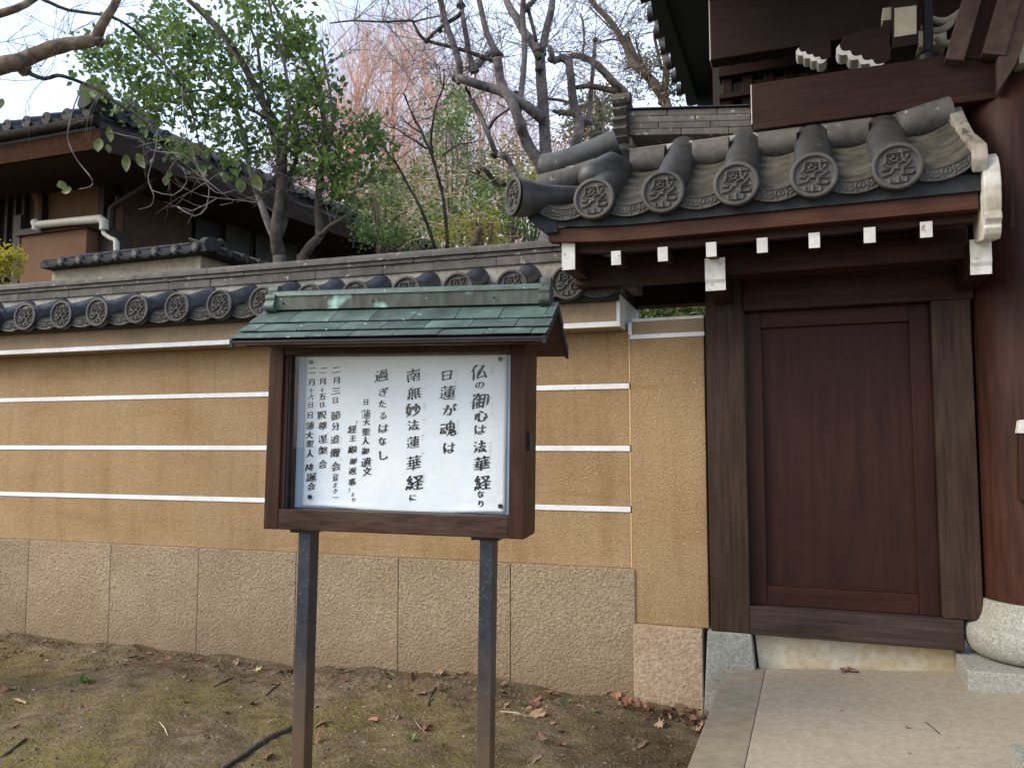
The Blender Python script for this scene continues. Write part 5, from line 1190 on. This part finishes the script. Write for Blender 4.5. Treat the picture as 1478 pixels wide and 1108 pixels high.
# roof planes: ridge line inward
pitch = .45
Rt = KR+nq*3.5+Z*(3.5*pitch); Rc = K+left*3.5*.9+dirq*3.5+Z*(3.5*pitch); Rl = KL+Vector((0, 3.5, 0))+Z*(3.5*pitch)
hquad('roof_slope', m_htile, [K, KR, Rt, Rc], (0, 0, -.06)); hquad('roof_slope', m_htile, [KL, K, Rc, Rl], (0, 0, -.06))
eh = MB().tube([(0, 0, 0), (0, .03, .0), (0, .05, .01), (0, .6, .27)], [.062, .064, .055, .055], 16).mesh('eave_round_tile', smooth=True); eh.materials.append(m_htile); eh.set_sharp_from_angle(angle=R(50))
el = MB().prism_y([(-.11, .03), (-.06, -.02), (0, -.04), (.06, -.02), (.11, .03), (.11, .05), (.06, .0), (0, -.02), (-.06, 0), (-.11, .05)], 0, .5).mesh('eave_pan_tile'); el.materials.append(m_bed)
for i in range(22):
    p = K+left*(.12+.27*i)+Vector((0, -.05, .045)); part('eave_round_tile', eh, hs, H(p)); part('eave_pan_tile', el, hs, H(p+left*.135+Vector((0, .01, -.02))), (R(24), 0, 0))
ang = math.atan2(nq.y, nq.x)-PI/2
i = 0
while .2+.27*i < Lq+1.1:
    p = K+dirq*(.2+.27*i)-nq*.05+Z*.045; part('eave_round_tile', eh, hs, H(p), (0, 0, ang)); part('eave_pan_tile', el, hs, H(p+dirq*.135-Z*.02+nq*.01), (R(24), 0, ang)); i += 1
# hip ridge and its end ornament
MB().tube([H(K+Z*.10+dirq*.05+left*.05), H(K.lerp(Rc, .2)+Z*.10), H(Rc+Z*.08)], [.11, .10, .10], 12).build('hip_ridge', m_htile, hs, autos=50)
orn = []
c0 = K+Z*.16+left*.1
for k in range(26):
    a = 2*PI*k/26; r = .125*(1+.16*math.cos(5*a+.4)); orn.append((r*math.cos(a), r*math.sin(a)*1.05+.03))
og = MB().prism_y([(x*1.25, z*1.25) for x, z in orn], -.05, .06).build('demon_tile', m_htile, hs, bevel=.012); og.location = H(c0)
ob = MB().tube([(0.02, -.12, -.06), (.02, 0, -.06)], [.06, .06], 16).build('demon_tile_boss', m_htile, hs, autos=50); ob.location = H(c0)
# walls
W0 = K+left*.95+Vector((0, .95, 0)); Yw = W0.y
cornerx = aty(153, 260, Yw).x; Wc = Vector((cornerx, Yw, 0))
hb_ = lambda n, m, x0, x1, y0, y1, z0, z1, bv=.0: box(n, m, hs, x0-ho.x, x1-ho.x, y0-ho.y, y1-ho.y, z0, z1, bv)
hb_('wall', m_housewall, cornerx-6, cornerx-.09, Yw, Yw+.15, 0, 4.32); hb_('corner_post', m_housedark, cornerx-.088, cornerx+.0, Yw-.02, Yw+.14, 0, 4.31, .004)
we = Vector((cornerx-.02, Yw+.16, 0))
hquad('wall', m_housedark, [we, we+dirq*(Lq+.5), we+dirq*(Lq+.5)+Z*4.3, we+Z*4.3], nq*.1)  # receding side wall, its shadow put into the dark colour
# arched temple-style window surround and lattice
def on(px, py, Y): p = aty(px, py, Y); return p
ya = Yw-.05
wx1 = on(60, 300, ya).x; wx0 = on(-60, 300, ya).x; wz0 = on(40, 402, ya).z; wz1 = on(40, 272, ya).z
hb_('window_recess', m_housedark, wx0, wx1-.14, Yw-.012, Yw-.004, wz0, wz1+.02)
arch = []
for i in range(9): a = PI/2*i/8; arch.append(((wx1-.30)+.30*math.cos(a)**.8, wz1-.28+.33*math.sin(a)))
pts_ = [(wx1, wz0)]+arch+[(wx0, wz1+.05)]
inn = [(x-.085, z-.03) for x, z in pts_][:-1]+[(wx0, wz1-.02)]; inn[0] = (wx1-.085, wz0)
mba = MB()
for i in range(len(pts_)-1):
    q = [pts_[i], pts_[i+1], inn[i+1], inn[i]]; mba.prism_y([(x-ho.x, z) for x, z in q], ya-.02-ho.y, ya+.045-ho.y)
mba.build('window_frame', m_housewall, hs)
mba = MB(); out = [(x+.05, z+.03) for x, z in pts_]
for i in range(len(pts_)-1):
    q = [out[i], out[i+1], (pts_[i+1][0]+.001, pts_[i+1][1]), (pts_[i][0]+.001, pts_[i][1])]; mba.prism_y([(x-ho.x, z) for x, z in q], ya-.035-ho.y, ya+.045-ho.y)
mba.build('window_trim', m_housedark, hs)
for i in range(7):
    x = on(33-12*i, 330, Yw-.06).x; hb_('window_bar', m_housedark, x-.022, x+.022, Yw-.07, Yw-.03, wz0, wz1+.0, .003)
hb_('window_pane', m_shoji, wx0, wx1-.15, Yw-.011, Yw-.008, wz0+.35, wz1-.15)
# boxed-out bay with dark cap
bx0, bx1 = on(30, 360, Yw-.35).x, on(124, 360, Yw-.35).x; bz = on(60, 338, Yw-.35).z
hb_('bay', m_housewall, bx0, bx1, Yw-.35, Yw-.001, 1.5, bz); hb_('bay_cap', m_housedark, bx0-.05, bx1+.07, Yw-.39, Yw, bz, bz+.07, .005)
hb_('bay_side_board', m_housedark, bx1+.001, bx1+.22, Yw-.20, Yw-.001, 1.5, bz-.0, .003); hb_('pillar', m_housedark, bx0-.12, bx0-.01, Yw-.36, Yw-.25, 1.5, bz+.25)
# brown side panel and windows to the right of the corner, along the receding side
def side(px0, px1, y0a, y1a, offn, name, m, thick=.04):
    """panel on the receding side wall between two photo columns"""
    o = we-nq*offn
    def hit(px, py):
        d = ray(px, py); t = (o-CAM).dot(nq)/d.dot(nq); return CAM+d*t
    a = hit(px0, y0a); b = hit(px1, y0a); c = hit(px1, y1a); P = [Vector((a.x, a.y, c.z)), Vector((b.x, b.y, c.z)), Vector((b.x, b.y, hit(px1, y0a).z)), Vector((a.x, a.y, hit(px1, y0a).z))]
    return hquad(name, m, P, nq*thick)
bp0, bp1 = aty(180, 300, Yw+.35), aty(278, 300, Yw+.35)
side(180, 278, 286, 420, .10, 'porch_wall', m_porch, .02); side(168, 179, 286, 420, .12, 'porch_edge', m_housewall, .02); side(160, 284, 280, 286, .16, 'porch_beam', m_housedark, .04)
for i, (a, b) in enumerate(((281, 318), (324, 362), (368, 396), (402, 430))):
    side(a, b, (326, 334, 343, 350)[i], 400, .03, 'window', m_shoji, -.02); side(b+1, b+4, 322+6*i, 400, .06, 'window_post', m_housedark, .02)
# cream water pipe and brown drainpipe
yp_ = Yw-.44
pp = [aty(x, y, yp_) for x, y in ((52, 324), (60, 324), (100, 320), (145, 316), (150, 320), (150, 332))]
MB().tube([H(p) for p in pp], [.038, .042, .042, .046, .046, .046], 14).build('water_pipe', m_pvc, hs, autos=50)
pp = [aty(x, y, yp_) for x, y in ((149, 331), (150, 337), (158, 343), (166, 346), (168, 350), (168, 372))]
MB().tube([H(p) for p in pp], [.024, .022, .022, .022, .030, .030], 12).build('water_pipe', m_pvc, hs, autos=50)
pp = [aty(x, y, yp_) for x, y in ((50, 320), (54, 326), (52, 332))]; MB().tube([H(p) for p in pp], [.045, .05, .045], 12).build('pipe_joint', m_pvc, hs, autos=50)
pp = [aty(x, y, Yw+.02) for x, y in ((232, 250), (200, 275), (168, 295), (161, 300), (159, 312), (159, 380))]
MB().tube([H(p) for p in pp], [.035]*6, 12).build('drainpipe', m_drain, hs, autos=50)
# sunlit yellow hedge glimpsed past the bay
hd = treebase('yellow_shrub', 'golden leaved shrub glimpsed at the far left past the house bay', 'shrub', 12, 390, 7.3)
foliage('crown', crownpts([(-30, 362), (27, 360), (27, 412), (-30, 415)], 7.0, 7.25, 26, 26, .10), .045, m_leafy, hd, .6); MB().tube([(0, 0, 0), (0, 0, 2.7)], [.04, .02], 6).build('stem', m_barkb, hd)

# ------------------------------------------------------------------ low tiled garden wall between
YG = 5.0
gwl = thing('garden_wall', 'short pale plastered wall with small grey tile roof between main wall and house', 'wall', (aty(290, 372, YG).x, YG, 0)); gl = gwl.location
def wb(n, m, x0, x1, y0, y1, z0, z1, bv=.003): return box(n, m, gwl, x0-gl.x, x1-gl.x, y0-YG, y1-YG, z0, z1, bv)
gx1 = aty(290, 372, YG).x; gx0 = aty(75, 395, YG).x; gz = aty(290, 366, YG).z; ez = aty(250, 362, YG-.1).z
m_gplaster = mat('weathered_plaster', (.30, .26, .19), (.44, .385, .29), 20, .95, .6, 60, .006, big=(.75, .7, .62), bigscale=4, spots=(.16, .13, .10), spotscale=26, spotpos=(.66, .72))
wb('plaster', m_gplaster, gx0, gx1, YG, YG+1.6, 0, ez-.03)
sm_r = MB().tube([(0, 0, 0), (0, .02, 0), (0, .035, .004), (0, .30, .10)], [.040, .042, .034, .034], 16).mesh('small_round_tile', smooth=True); sm_r.materials.append(m_htile); sm_r.set_sharp_from_angle(angle=R(50))
sm_f = MB().tube([(0, -.006, 0), (0, .004, 0)], [.026, .028], 16).mesh('small_boss'); sm_f.materials.append(m_tiled)
sm_e = MB().prism_y([(-.085, .022), (-.05, -.018), (0, -.032), (.05, -.022), (.085, .0), (.085, .012), (.05, -.006), (0, -.010), (-.05, .004), (-.085, .034)], 0, .28).mesh('small_eave_tile'); sm_e.materials.append(m_htile)
pit = (aty(251, 360, YG-.12).x-aty(87, 375, YG-.12).x)/6
for i in range(8):
    x = aty(87, 375, YG-.12).x+pit*i
    o = part('small_round_tile', sm_r, gwl, (x-gl.x, -.12, ez+.01)); part('small_boss', sm_f, o)
    part('small_eave_tile', sm_e, gwl, (x-pit/2-gl.x, -.12, ez-.005), (R(18), 0, 0), (1.05, 1, 1))
wb('ridge_tile', m_htile, gx0+.12, gx1+.03, YG+.12, YG+.26, ez+.06, ez+.13, .02)
for i in range(9): o = part('small_round_tile', sm_r, gwl, (gx1+.18-gl.x, .12+pit*i, ez-.0), (0, 0, R(90))); part('small_boss', sm_f, o); part('small_eave_tile', sm_e, gwl, (gx1+.18-gl.x, .03+pit*i, ez-.01), (R(18), 0, R(90)))
MB().tube([(gx1-.05-gl.x, .10, ez+.10), (gx1+.10-gl.x, .0, ez+.055), (gx1+.19-gl.x, -.10, ez+.02)], [.045, .05, .055], 14).build('hip_tile', m_bed, gwl, autos=50)
wb('roof_bed', m_bed, gx0-.02, gx1+.14, YG-.10, YG+1.6, ez-.028, ez+.03)

# ------------------------------------------------------------------ litter on the soil
def deadleaf(seed, lobes):
    random.seed(seed); n = 12; vs = [(0, 0, .10)]; fs = []
    for i in range(n):
        a = 2*PI*i/n; r = (.5+.28*math.cos(lobes*a))*random.uniform(.75, 1.15); x, y = r*math.cos(a)*1.25, r*math.sin(a)*.75
        vs.append((x, y, .10+.5*abs(y)**1.3*random.uniform(.3, 1)+.25*x*x*random.uniform(-.4, 1)))
    for i in range(n): fs.append((0, 1+i, 1+(i+1) % n))
    me = bpy.data.meshes.new('fallen_leaf'); me.from_pydata(vs, [], fs); return me
dm = []
for k in range(4):
    row = []
    for s_ in range(4): me = deadleaf(s_*7+k, (0, 5, 3, 2)[s_]); me.materials.append(m_dead[k]); row.append(me)
    dm.append(row)
random.seed(5)
colname = ['reddish-brown', 'pale tan', 'dark brown', 'yellowish']
def put_leaf(x, y, size, k, z=None, where=None, tilt=.35):
    size *= 1.15
    if where is None:
        wy = 4.5+.041*(x+1); foot = wy-y < .30
        if x < -4.0: where = 'at the wall foot at the far left edge' if foot else 'on the open soil at the far left'
        elif x < -2.62: where = 'along the wall foot left of the left sign post' if foot else 'on the soil left of the left sign post'
        elif x < -1.72: where = 'along the wall foot between the two sign posts' if foot else 'on the mossy soil between the two sign posts'
        else: where = 'along the wall foot near its right corner' if foot else 'on the bare soil right of the right sign post'
    o = bpy.data.objects.new('fallen_leaf', random.choice(dm[k])); link(o); o.location = (x, y, (gh(x, y) if z is None else z)+.002)
    o.rotation_euler = (random.gauss(0, tilt), random.gauss(0, tilt), random.uniform(0, 6.28)); s_ = size*random.uniform(.8, 1.25); o.scale = (s_, s_, s_*random.uniform(.7, 1.6))
    tag(o, f'{colname[k]} curled dead leaf {where}', 'leaf', f'{colname[k]} fallen leaves {where}')
for x, y in ((15, 922), (60, 948), (110, 964), (198, 940), (215, 944), (224, 942), (195, 958), (203, 962), (243, 953), (295, 937), (373, 964), (381, 966), (419, 969), (16, 995), (28, 1008), (91, 1018), (130, 1028), (273, 1028), (325, 1026), (21, 1050), (364, 1012), (467, 1046), (458, 1063), (388, 1086), (3, 997),
             (489, 971), (497, 974), (534, 978), (558, 977), (564, 979), (593, 961), (597, 985), (636, 980), (660, 980), (668, 982), (676, 984), (725, 995), (728, 1004), (792, 1000), (800, 1002), (775, 1017), (672, 1011), (612, 1050), (618, 1046), (775, 1034), (770, 1095), (762, 1097), (779, 1069), (889, 1004), (897, 1006), (906, 1010), (928, 1063), (463, 1043), (870, 998), (878, 1001)):
    p = atz(x, y, .0); put_leaf(p.x, p.y, .042, random.choices((0, 1, 2, 3), (6, 2, 3, .6))[0])
for i in range(110):
    x = random.uniform(-5.4, -1.0); y = 4.50+.041*(x+1)-abs(random.gauss(0, .32))-.03; put_leaf(x, y, random.uniform(.018, .032), random.choices((0, 1, 2, 3), (4, 3, 5, .2))[0])
for i in range(46):
    x = random.uniform(-.98, -.50); y = 4.46-abs(random.gauss(0, .10))-(.15 if x > -.60 else 0)*random.random(); put_leaf(x, y, random.uniform(.03, .045), random.choices((0, 1, 2), (5, 2, 4))[0], gh(x, y)+random.uniform(.004, .05)*(1 if x > -.75 else .3), 'heaped in the corner beside the paving edge', .6)
for (px, py) in ((1226, 961), (1218, 962)): p = atz(px, py, slopez(.15)); put_leaf(p.x, min(p.y, 4.50), .05, 2, slopez(p.x)-.002, 'lying on the paving by the threshold stone', .1)
for (px, py), s_ in (((1121, 985), .012), ((1216, 1023), .014), ((1311, 1055), .022), ((1313, 1091), .012)): p = atz(px, py, slopez(.15)); put_leaf(p.x, p.y, s_, 2, slopez(p.x)-.003, 'lying flat on the pale paving', .03)
def sprig(px, py, n, s_, lab):
    p = atz(px, py, 0); t = thing('weed', lab, 'weed', (p.x, p.y, gh(p.x, p.y)-.003)); mb = MB()
    for i in range(n):
        a = random.uniform(0, 6.28); L_ = s_*random.uniform(.5, 1); e = random.uniform(.35, 1.1); d = Vector((math.cos(a), math.sin(a), 0)); q = Vector((-math.sin(a), math.cos(a), 0)); w = L_*.14
        c1 = d*L_*.5+Z*L_*e*.6; c2 = d*L_+Z*L_*e*.55; mb.add([(0, 0, 0), c1-q*w, c2, c1+q*w], [(0, 1, 2, 3)])
    me = mb.mesh('leaves', recalc=False); me.materials.append(m_leaf2); part('leaves', me, t)
for px, py, n, s_, lab in ((177, 921, 14, .05, 'tiny green weed against the wall foot, second from the left'), (123, 984, 26, .07, 'low green weed tuft on open soil at far left'), (571, 956, 20, .07, 'green weed by the wall midway between the sign posts'),
                           (645, 970, 12, .05, 'small green weed just left of the right sign post'), (684, 976, 18, .06, 'leafy weed hidden partly behind the right sign post'), (731, 978, 16, .055, 'small weed just right of the right sign post'),
                           (861, 995, 26, .065, 'broad green weed among dead leaves near the wall corner'), (855, 1026, 12, .04, 'tiny weed on bare soil right of centre'), (820, 1013, 12, .045, 'thin weed left of the corner weed'), (755, 1017, 12, .045, 'pale weed a step right of the right sign post'), (595, 1071, 22, .05, 'bright weed in the mossy soil between the posts at the bottom')): sprig(px, py, n, s_, lab)
def stick(pix, r, lab, m=m_barkd, nm='fallen_twig', grp=None):
    P = []
    for x, y in pix: p = atz(x, y, 0); P.append(Vector((p.x, p.y, gh(p.x, p.y)+r*.5)))
    t = MB().tube(P, [r*(.7+.5*math.sin(PI*i/(len(P)-1))) for i in range(len(P))], 7, .15).build(nm, m, None, smooth=True); tag(t, lab, 'root' if 'root' in nm else 'twig', grp)
stick([(295, 1125), (330, 1098), (352, 1084), (372, 1072), (395, 1062), (420, 1050), (428, 1044)], .012, 'thick dark exposed root crossing the soil left of the left sign post', nm='exposed_root')
stick([(308, 995), (320, 988), (336, 977)], .005, 'short dark twig left of the left sign post'); stick([(384, 1001), (396, 993), (404, 988)], .005, 'tiny dark twig beside the left sign post')
stick([(618, 1020), (622, 1008), (630, 1000)], .005, 'curved dark twig near the centre of the soil'); stick([(722, 1028), (745, 1032), (765, 1038)], .004, 'pale thin twig right of the right sign post', m_twigs)
stick([(598, 1035), (606, 1046), (618, 1060)], .003, 'thin grey twig standing by a tan leaf', m_twigg); stick([(230, 1042), (238, 1050), (242, 1062)], .003, 'thin pale twig on the left of the soil', m_twigs)
stick([(0, 1092), (18, 1080), (38, 1066)], .006, 'dark twig at the lower left corner')
p = [atz(x, y, slopez(.4)) for x, y in ((1336, 1042), (1346, 1050), (1352, 1056), (1356, 1060))]
t = MB().tube([Vector((q.x, q.y, slopez(q.x)+.002)) for q in p], [.002]*4, 5).build('fallen_twig', m_barkd); tag(t, 'small dark twig lying on the pale paving', 'twig')
mb = MB(); random.seed(77)
for i in range(1500):
    x = random.uniform(-5.8, -.55); wy = 4.5+.041*(x+1); y = wy-abs(random.gauss(0, .25))-.01 if random.random() < .5 else random.uniform(2.7, wy); s_ = random.uniform(.004, .012); a = random.uniform(0, 6.28); z = gh(x, y)+.003
    d = Vector((math.cos(a), math.sin(a), random.uniform(-.2, .5)))*s_; q = Vector((-math.sin(a), math.cos(a), random.uniform(-.3, .3)))*s_*random.uniform(.15, .7); p = Vector((x, y, z)); mb.add([p-d, p-q, p+d, p+q], [(0, 1, 2, 3)])
g_ = mb.build('leaf_crumbs', mat('leaf_crumbs', (.045, .030, .020), (.21, .125, .075), 14, .9), None, recalc=False); tag(g_, 'brown leaf crumbs and bark bits littering the soil by the wall', 'leaf litter', None, 'stuff')
mb = MB(); random.seed(41)
for i in range(2300):
    x = random.uniform(-5.8, -.52); wy = 4.5+.041*(x+1); y = wy-abs(random.gauss(0, .20))-.01 if random.random() < .45 else random.uniform(2.7, wy); s_ = random.uniform(.004, .012) if random.random() < .93 else random.uniform(.012, .024); z = gh(x, y)-s_*.1
    r_ = [s_*random.uniform(.55, 1.15) for _ in range(6)]; k = s_*.55
    mb.add([(x+r_[0], y, z), (x+k, y+k, z+k*.3), (x, y+r_[1], z), (x-k, y+k, z+k*.4), (x-r_[2], y, z), (x-k, y-k, z+k*.2), (x, y-r_[3], z), (x+k, y-k, z+k*.3), (x+s_*.2, y, z+r_[4]*.8)], [(q, (q+1) % 8, 8) for q in range(8)])
g_ = mb.build('soil_clods', mat('soil_clods', (.075, .054, .034), (.19, .145, .095), 30, 1.0, spec=.05), None, recalc=False); tag(g_, 'small brown soil clods and pebbles strewn over the ground before the wall', 'soil clods', None, 'stuff')
# grit and crumbs: nobody could count them
mb = MB(); random.seed(31)
for i in range(1500):
    x = random.uniform(-5.8, -.5); y = random.uniform(2.6, 4.5+.041*(x+1)); s_ = random.uniform(.002, .0065)*(1 if random.random() < .93 else 2); z = gh(x, y)+s_*.2
    r_ = [s_*random.uniform(.6, 1.2) for _ in range(6)]
    mb.add([(x+r_[0], y, z), (x, y+r_[1], z), (x-r_[2], y, z), (x, y-r_[3], z), (x, y, z+r_[4])], [(0, 1, 4), (1, 2, 4), (2, 3, 4), (3, 0, 4)])
g_ = mb.build('grit', mat('grit', (.10, .078, .052), (.36, .32, .26), 9, .9), None, recalc=False); tag(g_, 'pale grit and soil crumbs scattered over the mossy ground', 'grit', None, 'stuff')
mb = MB()
for i in range(26000):
    x = random.uniform(-5.8, -.75); y = random.uniform(2.7, 4.25+.041*(x+1)); 
    if math.sin(x*2.1+1)+math.sin(y*3.3+x*1.4)+random.gauss(0, .7) < .1: continue
    z = gh(x, y)-.003; a = random.uniform(0, 6.28); h = random.uniform(.004, .011); w = .0022; dx, dy = math.cos(a)*w, math.sin(a)*w
    mb.add([(x-dx, y-dy, z), (x+dx, y+dy, z), (x+random.gauss(0, .003), y+random.gauss(0, .003), z+h)], [(0, 1, 2)])
g_ = mb.build('moss', mat('moss', (.075, .068, .020), (.165, .135, .045), 5, .9), None, recalc=False); tag(g_, 'short olive moss covering the soil around the notice board', 'moss', None, 'stuff')
